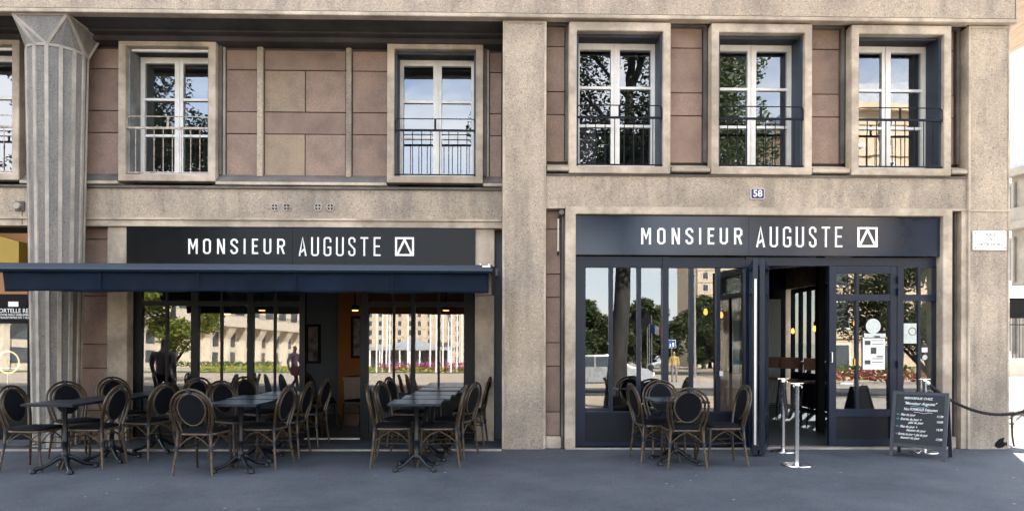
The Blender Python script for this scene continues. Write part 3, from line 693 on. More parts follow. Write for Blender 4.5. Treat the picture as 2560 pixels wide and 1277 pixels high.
# ================================================================== SHOPFRONT, RIGHT BAY
YS = .16
gr_ = lambda p: PX(p, YS, 850); gz = lambda q, px=1700: PZ(q, YS, px)
zsg0 = gz(641, 1900)                          # underside of the sign
zft = zsg0 - .012; zgt = gz(668, 1560); zgb = gz(1027, 1560); zkb = gz(1104, 1560)
fr = MB()
fr.box(JL + .003, gr_(1463), YS - .03, YS + .09, .02, zft); fr.box(gr_(1655), gr_(1670), YS - .035, YS + .09, .02, zft)
fr.box(gr_(1463), gr_(1655), YS - .02, YS + .09, zgt, zft); fr.box(gr_(1670), gr_(1862), YS - .025, YS + .07, zgt, zft - .03); fr.box(gr_(1670), gr_(1862), YS - .005, YS + .07, zft - .03, zft)
fr.box(gr_(1862), gr_(1878), YS - .03, YS + .09, .02, zft)
for a, c in ((1463, 1655), (1670, 1862)):
    fr.box(gr_(a), gr_(c), YS - .02, YS + .07, zgb - .03, zgb); fr.box(gr_(a), gr_(c), YS - .02, YS + .07, .02, zkb)
for q in (1527, 1597, 1728, 1795): fr.box(gr_(q) - .027, gr_(q) + .027, YS - .015, YS + .06, zgb, zgt)
zh2 = gz(665, 2100)
fr.box(gr_(1878), JR - .003, YS - .02, YS + .09, zh2, zft)
fr.box(gr_(2240), gr_(2256), YS - .03, YS + .08, .02, zh2); fr.box(gr_(2337), JR - .003, YS - .03, YS + .08, .02, zh2)
zm0, zm1 = gz(752, 2200), gz(736, 2200)
fr.box(gr_(2256), gr_(2337), YS - .02, YS + .06, zm0, zm1); fr.box(gr_(2256), gr_(2337), YS - .02, YS + .06, gz(668, 2300), zh2)
fr.box(gr_(2256), gr_(2337), YS - .02, YS + .06, .02, gz(1010, 2300))
for z0, z1 in ((gz(1010, 2300), zm0), (zm1, gz(668, 2300))): fr.box(gr_(2297) - .018, gr_(2297) + .018, YS - .015, YS + .05, z0, z1)
sr = fr.build('shopfront', 'navy', BLD, bevel=.003)
for xs in ((1463, 1527, 1597, 1655), (1670, 1728, 1795, 1862)):
    for k in range(3):
        pane(gr_(xs[k]) + (.027 if k else 0), gr_(xs[k + 1]) - (.027 if k < 2 else 0), zgb, zgt, YS + .0, sr)
for a, c in ((1463, 1655), (1670, 1862)): box('kick_panel', gr_(a), gr_(c), YS, YS + .04, zkb, zgb - .03, 'kick', sr)
for a, c in ((2256, 2297), (2297, 2337)):
    A = gr_(a) + (.018 if a == 2297 else 0); C = gr_(c) - (.018 if c == 2297 else 0)
    pane(A, C, gz(1010, 2300), zm0, YS, sr); pane(A, C, zm1, gz(668, 2300), YS + .01, sr)
box('door_sill', gr_(1878), gr_(2240), YS - .06, YS + .08, .004, .019, 'alu', sr)

# closed door leaf (right) with hinges, upper and lower panes, kick panel
dx0, dx1 = gr_(2069), gr_(2238)
dz1 = zh2 - .006
d = MB(); a0, a1 = gr_(2087), gr_(2221); am = gr_(2140)
d.box(dx0, a0, YS - .045, YS + .02, .03, dz1); d.box(a1, dx1 - .004, YS - .045, YS + .02, .03, dz1)
d.box(a0, a1, YS - .045, YS + .02, gz(684, 2150), dz1); d.box(a0, a1, YS - .043, YS + .018, zm0, zm1)
d.box(a0, a1, YS - .045, YS + .02, gz(1040, 2150), gz(1021, 2150)); d.box(a0, a1, YS - .045, YS + .02, .03, gz(1095, 2150))
for z0, z1 in ((gz(1021, 2150), zm0), (zm1, gz(684, 2150))): d.box(am - .02, am + .02, YS - .04, YS + .015, z0, z1)
door = d.build('door', 'navy', BLD, bevel=.003)
for x0, x1 in ((a0, am - .02), (am + .02, a1)):
    pane(x0, x1, gz(1021, 2150), zm0, YS - .02, door); pane(x0, x1, zm1, gz(684, 2150), YS - .01, door)
box('kick_panel', a0, a1, YS - .025, YS + .01, gz(1095, 2150), gz(1040, 2150), 'kick', door)
for q in (700, 730, 910): box('hinge', dx1 - .012, dx1 + .022, YS - .085, YS - .046, gz(q, 2238) - .05, gz(q, 2238) + .05, 'navy', door, .004)
MB().tube([(dx0 + .02, YS - .046, gz(905, 2075)), (dx0 + .02, YS - .09, gz(905, 2075)), (dx0 + .02, YS - .09, gz(880, 2075)), (dx0 + .02, YS - .046, gz(880, 2075))], .008, 6).build('handle', 'alu', door)

# folded open leaves standing out over the pavement
def leaf(p, q, name='folding_door'):
    """glazed door leaf between two plan points"""
    p, q = Vector((p[0], p[1], 0)), Vector((q[0], q[1], 0)); w = (q - p).length; h = zh2 - .03
    st = .085; mb = MB()
    mb.box(0, st, -.03, .03, 0, h); mb.box(w - st, w, -.03, .03, 0, h)
    for z0, z1 in ((0, .1), (.43, .5), (h * .83, h * .86), (h - .09, h)): mb.box(st, w - st, -.029, .029, z0, z1)
    mb.box(w / 2 - .015, w / 2 + .015, -.02, .02, .5, h * .83)
    mt = Matrix.Translation((p.x, p.y, .03)) @ Matrix.Rotation(math.atan2(q.y - p.y, q.x - p.x), 4, 'Z')
    o = mb.xform(mt).build(name, 'navy', BLD, bevel=.003)
    for x0, x1, z0, z1 in ((st, w / 2 - .015, .5, h * .83), (w / 2 + .015, w - st, .5, h * .83), (st, w - st, h * .86, h - .09)):
        MB().add([(x0, 0, z0), (x1, 0, z0), (x1, 0, z1), (x0, 0, z1)], [(0, 1, 2, 3)]).xform(mt).build('pane', 'dark_glass', o)
    MB().box(st, w - st, -.012, .012, .1, .43).xform(mt).build('kick_panel', 'kick', o)
    return o, mt, w, h
hx = gr_(1874)
l1, mt1, w1, h1 = leaf((hx, .10), (PX(1889, -.62), -.62))
l2, mt2, w2, h2 = leaf((gr_(1912), .10), (PX(1889, -.62) + .09, -.60))
MB().box(w1 + .0005, w1 + .004, -.012, .012, .12, h1 - .25).xform(mt1).build('edge_strip', 'alu', l1)
MB().box(w2 - .06, w2 - .055, -.034, -.031, .8, 1.1).xform(mt2).build('handle', 'alu', l2)

# things stuck on the glass
def sticker(name, px0, px1, py0, py1, mat, label, cat, y=YS - .05, group=None):
    x0, z1 = P(px0, py0, y); x1, z0 = P(px1, py1, y)
    return tag(box(name, x0, x1, y - .001, y + .001, z0, z1, mat), label, cat, group)
mp_ = thing('menu_sheet', 'white printed menu sheet with small pictures behind the door pane', 'menu')
ys = YS - .028
x0, z1 = P(2157, 845, ys); x1, z0 = P(2212, 923, ys); box('sheet', x0, x1, ys - .001, ys + .001, z0, z1, 'paper', mp_)
x0, z1 = P(2160, 833, ys); x1, z0 = P(2214, 843, ys); box('sheet', x0, x1, ys - .001, ys + .001, z0, z1, 'frost', mp_)
for q in ((2162, 2176, 851, 862), (2177, 2191, 868, 884), (2162, 2176, 900, 910), (2186, 2200, 839, 845), (2192, 2207, 889, 892)):
    x0, z1 = P(q[0], q[2], ys - .003); x1, z0 = P(q[1], q[3], ys - .003); box('printed_picture', x0, x1, ys - .004, ys - .002, z0, z1, 'photo_dark', mp_)
for k in range(7):
    x0, z1 = P(2180, 850 + k * 9, ys - .003); x1, z0 = P(2208, 851.6 + k * 9, ys - .003)
    if k not in (2, 3, 4): box('printed_line', x0, x1, ys - .004, ys - .002, z0, z1, 'grey_txt', mp_)
s_ = sticker('sticker', 2135, 2146, 896, 913, 'yellow_sticker', 'small yellow sticker on the door glass', 'sticker', ys)
def disc(name, px, py, r, y, mat, label, cat):
    x, z = P(px, py, y)
    return tag(MB().lathe([(r, 0), (r, .002)], n=28).xform(Matrix.Translation((x, y, z)) @ Matrix.Rotation(R(90), 4, 'X')).build(name, mat), label, cat)
disc('decal', 2183, 815, .10, ys, 'frost', 'round frosted decal on the door pane above the menu sheet', 'decal')
sticker('notice', 2101, 2133, 955, 960, 'paper', 'narrow white notice strip low on the door pane', 'notice', ys)
ys2 = YS - .004
nt_ = thing('notice', 'pale translucent poster with a round mark on the sidelight glass', 'poster')
x0, z1 = P(2259, 808, ys2); x1, z0 = P(2291, 858, ys2); box('sheet', x0, x1, ys2 - .002, ys2 - .0005, z0, z1, 'frost', nt_)
x, z = P(2281, 828, ys2 - .004)
MB().tube([(x + .05 * math.cos(2 * math.pi * k / 20), ys2 - .004, z + .05 * math.sin(2 * math.pi * k / 20)) for k in range(20)], .004, 5, closed=True).build('round_mark', 'wood', nt_)
disc('decal', 2312, 893, .035, ys2 - .003, 'frost', 'small round pale decal on the sidelight pane', 'decal')
sticker('sticker', 2304, 2319, 868, 880, 'paper', 'small white sticker with green band on the sidelight pane', 'sticker', ys2 - .003)
sticker('sticker', 1799, 1808, 927, 939, 'paper', 'little white label on the shop window beside the folding doors', 'sticker', YS - .02)

# ================================================================== SIGNS
def thick(pts, w, closed=False):
    """mitred outline of a 2D stroke -> list of quads"""
    k = len(pts); L_, R_ = [], []
    for i in range(k):
        p = Vector(pts[i])
        a = Vector(pts[i - 1]) if (i > 0 or closed) else None; c = Vector(pts[(i + 1) % k]) if (i < k - 1 or closed) else None
        d1 = (p - a).normalized() if a is not None else None; d2 = (c - p).normalized() if c is not None else None
        if d1 is None: d1 = d2
        if d2 is None: d2 = d1
        n1 = Vector((-d1.y, d1.x)); n2 = Vector((-d2.y, d2.x)); m_ = n1 + n2
        m_ = m_ / max(.35, m_.dot(n1)) if m_.length > 1e-6 else n1
        L_.append(p + m_ * w / 2); R_.append(p - m_ * w / 2)
    return [(R_[i], R_[(i + 1) % k], L_[(i + 1) % k], L_[i]) for i in range(k if closed else k - 1)]
def glyph(ch, W, H, t):
    h = t / 2; c = t * .9; x0, x1, y0, y1 = h, W - h, h, H - h; m_ = H * .5
    return {
        'M': [([(h, 0), (h, H)], 0), ([(W - h, 0), (W - h, H)], 0), ([(h * 1.6, H * .98), (W / 2, H * .38), (W - h * 1.6, H * .98)], 0)],
        'N': [([(h, 0), (h, H)], 0), ([(W - h, 0), (W - h, H)], 0), ([(h * 1.4, H * .97), (W - h * 1.4, H * .03)], 0)],
        'O': [([(x0 + c, y0), (x1 - c, y0), (x1, y0 + c), (x1, y1 - c), (x1 - c, y1), (x0 + c, y1), (x0, y1 - c), (x0, y0 + c)], 1)],
        'U': [([(x0, H), (x0, y0 + c), (x0 + c, y0), (x1 - c, y0), (x1, y0 + c), (x1, H)], 0)],
        'S': [([(x1, H * .72), (x1, y1 - c), (x1 - c, y1), (x0 + c, y1), (x0, y1 - c), (x0, H * .66), (x1, H * .36), (x1, y0 + c), (x1 - c, y0), (x0 + c, y0), (x0, y0 + c), (x0, H * .27)], 0)],
        'I': [([(W / 2, 0), (W / 2, H)], 0)],
        'E': [([(W, y1), (x0, y1), (x0, y0), (W, y0)], 0), ([(t, m_ + h * .4), (W * .88, m_ + h * .4)], 0)],
        'R': [([(h, 0), (h, H)], 0), ([(t, y1), (x1 - c, y1), (x1, y1 - c), (x1, m_ + c), (x1 - c, m_), (t, m_)], 0), ([(W * .55, m_ - h * .8), (W - h, 0)], 0)],
        'A': [([(h, 0), (W / 2, H * .985), (W - h, 0)], 0), ([(W * .33, H * .2), (W * .68, H * .36)], 0)],
        'G': [([(x1, H * .72), (x1, y1 - c), (x1 - c, y1), (x0 + c, y1), (x0, y1 - c), (x0, y0 + c), (x0 + c, y0), (x1 - c, y0), (x1, y0 + c), (x1, H * .46), (W * .5, H * .46)], 0)],
        'T': [([(0, y1), (W, y1)], 0), ([(W / 2, 0), (W / 2, H - t)], 0)]}[ch]
def letter(ch, x, z, W, H, t, y, parent, mat='letter'):
    mb = MB(); d = 0
    for pts, cl in glyph(ch, W, H, t):
        for q in thick(pts, t, bool(cl)):
            mb.prism_xz([(x + v.x, z + v.y) for v in q], y - .010 - d, y - .0005)
            d += .0003
    return mb.build('letter', mat, parent)
def sign(px_letters, x0, x1, z0, z1, y, mat, label, word_z, seam_px, ref):
    s = box('shop_sign', x0, x1, y, y + .05, z0, z1, mat, None, .003); tag(s, label, 'sign')
    # thin shadow gap seam
    xs = PX(seam_px, y); box('seam', xs - .002, xs + .002, y - .0015, y + .001, z0 + .004, z1 - .004, 'black', s)
    for ch, a, c, top, bot, t in px_letters:
        xa, zt2 = P(a, top, y); xb, zb2 = P(c, bot, y)
        letter(ch, xa, zb2, xb - xa, zt2 - zb2, t, y, s)
    return s
def letters(word, centers, w, top, bot, t, special={}):
    return [(ch, c - special.get(ch, w) / 2, c + special.get(ch, w) / 2, top, bot, t) for ch, c in zip(word, centers)]
# right sign
LR = (letters('MONSIEUR', [1615, 1653, 1689, 1723, 1750, 1777, 1809, 1845], 20, 570, 611, .026, {'M': 24, 'I': 7, 'E': 16, 'S': 19})
      + letters('AUGUSTE', [1901, 1934, 1967, 1999, 2031, 2064, 2096], 20, 567, 618, .024, {'A': 22, 'E': 18, 'S': 18, 'T': 20}))
LL = (letters('MONSIEUR', [483, 518, 553, 586, 612, 638, 669, 703], 19, 597, 635, .024, {'M': 23, 'I': 7, 'E': 15, 'S': 18})
      + letters('AUGUSTE', [757, 788, 819, 850, 880, 911, 943], 19, 593, 640, .022, {'A': 20, 'E': 17, 'S': 17, 'T': 19}))
YSG_R, YSG_L = .06, .655
srt = sign(LR, JL + .004, JR - .004, zsg0, ZH - .012, YSG_R, 'navy_sign', 'navy shop sign with white lettering above the open doorway', 0, 1872, 1900)
zl1 = zl0 - .004
slt = sign(LL, XJ1 + .002, XJ2 - .002, PZ(668, YSG_L, 750), zl1, YSG_L, 'black_sign', 'blue black shop sign with white lettering above the awning', 0, 731, 750)
def emblem(px0, px1, top, bot, y, parent):
    x0, z1 = P(px0, top, y); x1, z0 = P(px1, bot, y); t = .027; w = x1 - x0; h = z1 - z0
    frame_mb(x0, x1, z0, z1, y - .0095, y - .0005, t).build('emblem_frame', 'letter', parent)
    mb = MB()
    pts = [(x0 + t * 1.3, z0 + t), ((x0 + x1) / 2, z1 - t * 1.25), (x1 - t * 1.3, z0 + t)]
    for k, q in enumerate(thick(pts, t * 1.05)): mb.prism_xz([tuple(v) for v in q], y - .0103 - k * .0003, y - .0005)
    mb.build('emblem_chevron', 'letter', parent)
emblem(2143, 2193, 568, 618, YSG_R, srt); emblem(988, 1035, 593, 640, YSG_L, slt)

# house number plate, street plaque, awning crank stub, wall alarm
x, z = P(1893, 485, .028)
hp = MB().prism_xz([(x + a, z + c) for a, c in ((-.09, -.055), (-.08, -.07), (.08, -.07), (.09, -.055), (.09, .055), (.08, .07), (-.08, .07), (-.09, .055))], .012, .028).build('house_number_plate', 'plaque_w')
tag(hp, 'small blue enamel house number plate reading 58 on the beam', 'plate')
MB().prism_xz([(x + a * .93, z + c * .91) for a, c in ((-.09, -.055), (-.08, -.07), (.08, -.07), (.09, -.055), (.09, .055), (.08, .07), (-.08, .07), (-.09, .055))], .009, .0118).build('plate_face', 'plaque_b', hp)
text_mesh('number', '58', .125, 'plaque_w', hp, (x, .0078, z), bold=.0025)
x0, z1 = P(2433, 577, -.03); x1, z0 = P(2516, 625, -.03)
sp_ = box('street_plaque', x0, x1, -.03, -.0085, z0, z1, 'plaque_w', None, .003); tag(sp_, 'white street name plaque on the corner pier', 'plaque')
for txt, py in (('PLACE', 587), ('DE', 599), ("L'HOTEL DE VILLE", 611)):
    text_mesh('lettering', txt, .055, 'grey_txt', sp_, ((x0 + x1) / 2 + .01, -.0312, P(2475, py, -.03)[1]), xscale=.82)
for a in (x0 + .03, x1 - .02):
    for c in (z0 + .025, z1 - .025): MB().lathe([(.008, 0), (.006, .004)], n=8).xform(Matrix.Translation((a, -.0305, c)) @ Matrix.Rotation(R(90), 4, 'X')).build('screw', 'iron', sp_)
x, z = P(1403, 532, .1)
wl = thing('awning_crank', 'grey crank rod hanging from a round wall fitting beside the shopfront', 'crank', (x, .1, z))
MB().lathe([(.035, 0), (.04, .01), (.04, .05), (.03, .065)], n=16).xform(Matrix.Rotation(R(90), 4, 'X')).build('gear_head', 'trim_dark', wl, smooth=True)
MB().tube([(0, .07, 0), (0, 0, 0)], .02, 8).build('wall_socket', 'trim_dark', wl)
MB().tube([(-.04, -.02, -.075), (-.042, -.02, -.52)], .009, 8).build('rod', 'alu', wl)
MB().tube([(0, -.03, 0), (-.025, -.03, -.05), (-.04, -.02, -.08)], .012, 6).build('joint', 'iron', wl)
MB().lathe([(.004, -.03), (.017, -.005), (.017, .012), (.008, .03)], (-.042, -.02, -.54), 10).build('hook', 'iron', wl, smooth=True)
x, z = P(51, 516, YB)
al = thing('wall_light', 'round grey wall fitting on a square plate with a hanging wire left of the column', 'wall fitting', (x, YB, z))
MB().box(-.065, .065, -.02, -.001, -.07, .07).build('back_plate', 'trim_dark', al, bevel=.006)
MB().lathe([(.052, 0), (.052, .03), (.04, .045)], n=20).xform(Matrix.Translation((-.015, -.02, 0)) @ Matrix.Rotation(R(90), 4, 'X')).build('dome', 'fillet', al, smooth=True)
MB().tube([(.03, -.01, -.07), (.031, -.012, -.16), (.036, -.02, -.25)], .004, 5).build('wire', 'iron', al)

# ================================================================== AWNING
YA = -1.30
aw = thing('awning', 'navy fabric awning with straight valance along the left shopfront', 'awning', (-2.9, YA, 2.0))
def loc(mb, o=aw): return mb.xform(Matrix.Translation(-Vector(o.location)))
ax0, ax1 = -5.85, PX(1232, YA)
az1, az0 = PZ(660, YA, 640), PZ(684, YA, 640)
prof = [(YA + .07, az0 + .02), (YA + .0, az0), (YA - .06, az0 + .012), (YA - .075, az0 + .035), (YA - .06, az0 + .05), (YA - .045, az1 - .012), (YA - .02, az1), (YA + .07, az1)]
k = len(prof); vs = [(x, y, z) for x in (ax0, ax1) for y, z in prof]
bar = loc(MB().add(vs, [tuple(range(k)), tuple(range(2 * k - 1, k - 1, -1))] + [(i, k + i, k + (i + 1) % k, (i + 1) % k) for i in range(k)])).build('front_bar', 'awn_bar', aw)
# valance cloth with slight ripples
zv = PZ(732, YA, 640); nx, nz = 120, 6; vs = []; fs = []
vx0, vx1 = PX(10, YA), PX(1222, YA)
for i in range(nx + 1):
    for j in range(nz + 1):
        u = i / nx; t = j / nz; x = vx0 + (vx1 - vx0) * u + (.03 * t if i == 0 else 0)
        y = YA - .02 + (.016 * math.sin(x * 4.1) + .010 * math.sin(x * 11.7 + 1) + .006 * math.sin(x * 23 + 2 * t)) * t - .02 * t
        vs.append((x, y, az0 + .005 + (zv - az0) * t + (.005 * math.sin(x * 7.3) + .004 * math.sin(x * 2.1 + 1) if j == nz else 0)))
for i in range(nx):
    for j in range(nz): fs.append((i * (nz + 1) + j, i * (nz + 1) + j + 1, (i + 1) * (nz + 1) + j + 1, (i + 1) * (nz + 1) + j))
va = loc(MB().add(vs, fs)).build('valance', 'fabric', aw, smooth=True)
so = va.modifiers.new('thick', 'SOLIDIFY'); so.thickness = .003
for k in range(1, 5):
    xs = vx0 + (vx1 - vx0) * k / 5
    loc(MB().box(xs - .012, xs + .012, YA - .0455, YA - .040, zv + .03, az0)).build("seam", "fabric", aw)
# sloping canopy cloth back to the wall cassette, arms
zc = PZ(668, YSG_L, 750) - .02
loc(MB().add([(ax0 + .1, YA + .03, az1 - .015), (ax1 - .08, YA + .03, az1 - .015), (ax1 - .08, .60, zc - .02), (ax0 + .1, .60, zc - .02), (ax0 + .1, YA + .03, az1 - .018), (ax1 - .08, YA + .03, az1 - .018), (ax1 - .08, .60, zc - .023), (ax0 + .1, .60, zc - .023)],
    [(0, 1, 2, 3), (7, 6, 5, 4), (0, 4, 5, 1), (1, 5, 6, 2), (2, 6, 7, 3), (3, 7, 4, 0)])).build('canopy', 'fabric', aw)
loc(MB().box(XJ1 - .35, XJ3 + .05, .56, .652, zc - .10, zc + .01)).build('cassette', 'awn_bar', aw, bevel=.01)
for xx in (-4.6, -1.1):
    loc(MB().tube([(xx, .58, zc - .1), (xx + .4, .1, az0 + .05), (xx + .05, YA + .05, az0 + .04)], .022, 6)).build('folding_arm', 'navy', aw)
ec = PX(1210, YA), PX(1238, YA)
loc(MB().box(ec[1] - .04, ec[1], YA - .05, YA + .06, zv - .01, az0 - .004).box(ec[1] - .05, ec[1] + .004, YA - .055, YA + .065, az0 - .004, az1 - .02)).build('end_plate', 'black', aw, bevel=.004)
loc(MB().box(PX(1206, YA), PX(1226, YA), YA - .052, YA - .0461, az1 - .028, az1 - .008)).build('maker_tag', 'plaque_w', aw)
loc(MB().box(PX(1190, YA), PX(1236, YA), YA - .01, YA + .06, zv - .02, zv - .006)).build('bottom_bracket', 'iron', aw)
for q in (1200, 1222): loc(MB().lathe([(.012, 0), (.012, .014)], (PX(q, YA), YA + .02, az1), 8)).build('bolt', 'chrome', aw)

# ================================================================== CHAIR
def arc_pts(fn, n): return [fn(i / n) for i in range(n + 1)]
def make_chair():
    c = thing('bistro_chair', 'bistro chair', 'chair')
    zs = .44
    lean = lambda z: -.205 - max(0, z - zs) * .22          # back leans away
    def hoop(zt, wm, wb):
        pts = []
        n = 22
        for i in range(n + 1):
            u = i / n; s = -1 if u < .5 else 1; v = abs(u - .5) * 2      # v 1 at the seat, 0 at the crown
            if v > .5:
                t = (1 - v) * 2; z = zs - .02 + (.70 - zs + .02) * t; w = wb + (wm - wb) * math.sin(t * math.pi / 2) ** 1.1
            else:
                a = v * 2 * math.pi / 2; z = .70 + (zt - .70) * math.cos(a); w = wm * math.sin(a)
            pts.append((s * w, lean(z), z))
        return pts
    MB().tube(hoop(.905, .225, .175), .0135, 8).build('back_hoop', 'bamboo', c, smooth=True)
    MB().tube([(x, y + .012, z) for x, y, z in hoop(.868, .188, .135)], .0125, 8).build('back_hoop', 'bamboo', c, smooth=True)
    ov = [(.150 * math.sin(2 * math.pi * i / 24), 0, .690 + .168 * math.cos(2 * math.pi * i / 24)) for i in range(24)]
    ov = [(x * (1 - .10 * max(0, (.69 - z) / .168)), lean(z) + .004, z) for x, _, z in ov]
    MB().tube(ov, .0105, 7, closed=True).build('back_ring', 'bamboo_light', c, smooth=True)
    pad = MB(); k = len(ov); cx_ = (0, lean(.69) + .004, .69)
    pv = [(x * .97, y + d, z) for d in (.012, -.008) for x, y, z in ov] + [(0, cx_[1] + .022, .69), (0, cx_[1] - .012, .69)]
    pad.add(pv, [(i, (i + 1) % k, 2 * k) for i in range(k)] + [(k + (i + 1) % k, k + i, 2 * k + 1) for i in range(k)] + [(k + i, k + (i + 1) % k, (i + 1) % k, i) for i in range(k)])
    pad.build('back_pad', 'weave', c, smooth=True)
    MB().tube([(0, lean(.905) - .006, .912), (0, lean(.865), .862)], .021, 8).build('top_binding', 'wrap', c)
    # seat
    seat = MB(); n = 28; top = []; rim = []; bot = []
    for i in range(n):
        a = 2 * math.pi * i / n; cs, sn = math.cos(a), math.sin(a); e = .42
        x = math.copysign(abs(cs) ** e, cs) * .205; y = math.copysign(abs(sn) ** e, sn) * .205
        x *= 1 + .06 * (y / .2)
        top.append((x * .93, y * .93, zs + .026)); rim.append((x, y, zs + .012)); bot.append((x, y, zs - .004))
    seat.add(top + rim + bot + [(0, 0, zs + .034), (0, 0, zs - .004)], [(i, (i + 1) % n, 3 * n) for i in range(n)] + [(n + i, n + (i + 1) % n, (i + 1) % n, i) for i in range(n)]
             + [(2 * n + i, 2 * n + (i + 1) % n, n + (i + 1) % n, n + i) for i in range(n)] + [(2 * n + (i + 1) % n, 2 * n + i, 3 * n + 1) for i in range(n)])
    seat.build('seat', 'weave', c, smooth=True)
    rl = MB().tube([(x, y, zs - .014) for x, y, z in bot], .0125, 7, closed=True); rl.build('seat_rail', 'bamboo_light', c, smooth=True)
    # legs
    for s in (-1, 1):
        MB().tube([(s * .178, -.205, zs + .02), (s * .186, -.212, .28), (s * .215, -.245, 0)], [.0145, .0145, .013], 8).build('leg', 'bamboo_light', c, smooth=True)
        MB().tube([(s * .188, .178, zs - .005), (s * .192, .186, .25), (s * .196, .196, .12), (s * .208, .228, 0)], [.0145, .0145, .0145, .013], 8).build('leg', 'bamboo', c, smooth=True)
        for y, zz in ((-.213, .275), (.186, .262)): MB().tube([(s * .190, y, zz - .028), (s * .188, y, zz + .028)], .0185, 8).build('leg_binding', 'wrap', c)
        for y, zz in ((-.203, zs - .02), (.178, zs - .025)): MB().tube([(s * .183, y, zz - .02), (s * .181, y, zz + .022)], .0185, 8).build('leg_binding', 'wrap', c)
        # side brace: shallow inverted V under the rail
        MB().tube([(s * .188, -.208, .285), (s * .192, -.10, .365), (s * .194, -.015, .412), (s * .194, .085, .365), (s * .19, .18, .275)], .0068, 6).build('brace', 'bamboo_light', c, smooth=True)
        MB().tube([(s * .186, -.208, .268), (s * .17, -.02, .262), (s * .186, .18, .258)], .0065, 6).build('stretcher', 'bamboo', c)
    for y in (-.208, .184):
        MB().tube([(-.186, y, .285), (-.085, y, .37), (0, y * .98, .414), (.085, y, .37), (.186, y, .285)], .0068, 6).build('brace', 'bamboo_light', c, smooth=True)
    MB().tube([(-.176, -.02, .262), (.176, -.02, .262)], .0065, 6).build('stretcher', 'bamboo', c)
    return c
proto_chair = make_chair()
chair_used = [False]
def put_chair(x, y, fx, fy, label, group=None):
    c = proto_chair if not chair_used[0] else copy_tree(proto_chair); chair_used[0] = True
    c.location = (x, y, .012 if y > -.05 else 0); c.rotation_euler = (0, 0, math.atan2(-fx, fy)); c['label'] = label
    if group: c['group'] = group
    return c
GC = 'bistro chairs on the terrace'
# row behind the column end
put_chair(-5.09, -1.33, .99, -.08, 'bistro chair with dark oval back, front row before the fluted column, facing the door side', GC)
put_chair(-5.04, -.66, .84, -.54, 'bistro chair with dark oval back standing directly before the fluted column base', GC)
put_chair(-4.53, -1.20, -.995, .09, 'bistro chair facing the fluted column across the outermost front table', GC)
put_chair(-4.92, .16, .86, -.5, 'bistro chair beside the concrete jamb next to the fluted column, close to the glass', GC)
put_chair(-4.24, -.60, -.93, .36, 'bistro chair turned to the window, second row of the tables near the column', GC)
put_chair(-4.25, .36, -.86, .5, 'bistro chair against the glass, right side of the tables near the column', GC)
put_chair(-3.17, -1.52, .10, .99, 'bistro chair with its oval back turned to the street, standing alone between two table rows', GC)
put_chair(-3.22, -.48, .86, -.5, 'bistro chair in the second row, left of the middle table row, facing the open doorway', GC)
put_chair(-3.20, .30, .9, -.43, 'bistro chair in the row by the glass, left of the middle table row', GC)
put_chair(-2.65, -1.15, -.985, .17, 'bistro chair in the front row, right of the middle table row, facing the column', GC)
put_chair(-2.62, -.49, -.998, .05, 'bistro chair in the second row, right of the middle table row, facing the column', GC)
put_chair(-2.60, .35, -.99, .1, 'bistro chair before the open doorway of the left shopfront, nearest its threshold', GC)
put_chair(-1.20, -1.08, .99, .08, 'bistro chair in the front row facing the smooth pebbled pier, doorway behind it', GC)
put_chair(-1.19, -.43, .97, -.24, 'bistro chair in the second row facing the pebbled pier, doorway behind it', GC)
put_chair(-1.20, .32, .98, -.2, 'bistro chair by the glass facing the pebbled pier, doorway behind it', GC)
put_chair(-.68, -1.10, -1, 0, 'bistro chair in the front row with its back to the pebbled pier', GC)
put_chair(-.56, -.46, -.93, .37, 'bistro chair turned at an angle in the second row, back to the pebbled pier', GC)
put_chair(-.42, .50, -.99, .1, 'bistro chair by the glass with its back against the concrete jamb next to the pier', GC)
put_chair(1.875, -.79, .99, .13, 'bistro chair at the lone table before the right shopfront, back to the pier', GC)
put_chair(2.09, -1.22, .03, 1, 'bistro chair at the lone table, oval back turned to the street', GC)
put_chair(2.57, -1.07, -.99, -.03, 'bistro chair at the lone table with its back to the folded doors', GC)
put_chair(2.10, -.36, 0, -1, 'bistro chair at the lone table with its back to the shop glass, facing the street', GC)
put_chair(7.10, .42, .25, -.97, 'bistro chair round the corner beyond the corner pier in the sunlight', GC)

# ================================================================== TABLE
def make_table():
    t = thing('bistro_table', 'table', 'table')
    w = .285
    MB().box(-w, w, -w, w, .715, .742).build('table_top', 'tabletop', t, bevel=.004)
    MB().box(-.13, .13, -.13, .13, .70, .7145).build('top_plate', 'iron', t)
    MB().lathe([(.045, .11), (.05, .14), (.034, .17), (.026, .22), (.026, .30), (.033, .315), (.026, .33), (.0235, .50), (.026, .64), (.034, .66), (.034, .70)], n=14).build('pedestal', 'iron', t, smooth=True)
    for k in range(4):
        a = R(45 + 90 * k); c, s = math.cos(a), math.sin(a)
        pts = [(c * r, s * r, z) for r, z in ((.02, .15), (.07, .135), (.14, .085), (.20, .052), (.255, .045), (.30, .028))]
        f = MB().tube(pts, [.027, .024, .019, .017, .021, .016], 8).build('foot', 'iron', t, smooth=True)
        MB().lathe([(.022, 0), (.034, .01), (.032, .034), (.016, .05)], (c * .29, s * .29, 0), 10).build('claw', 'iron', f, smooth=True)
    return t
proto_table = make_table(); table_used = [False]
GT = 'square pedestal tables on the terrace'
def put_table(x, y, rz, label, s=1.):
    t = proto_table if not table_used[0] else copy_tree(proto_table); table_used[0] = True
    t.location = (x, y, .012 if y > .2 else 0); t.rotation_euler = (0, 0, R(rz)); t['label'] = label; t['group'] = GT; t.scale = (s, s, 1)
put_table(-4.70, -1.45, -4, 'square navy table of the front row before the fluted column')
put_table(-4.55, -.82, 0, 'square navy table of the second row before the fluted column')
put_table(-4.36, -.10, 1, 'square navy table near the glass beside the fluted column')
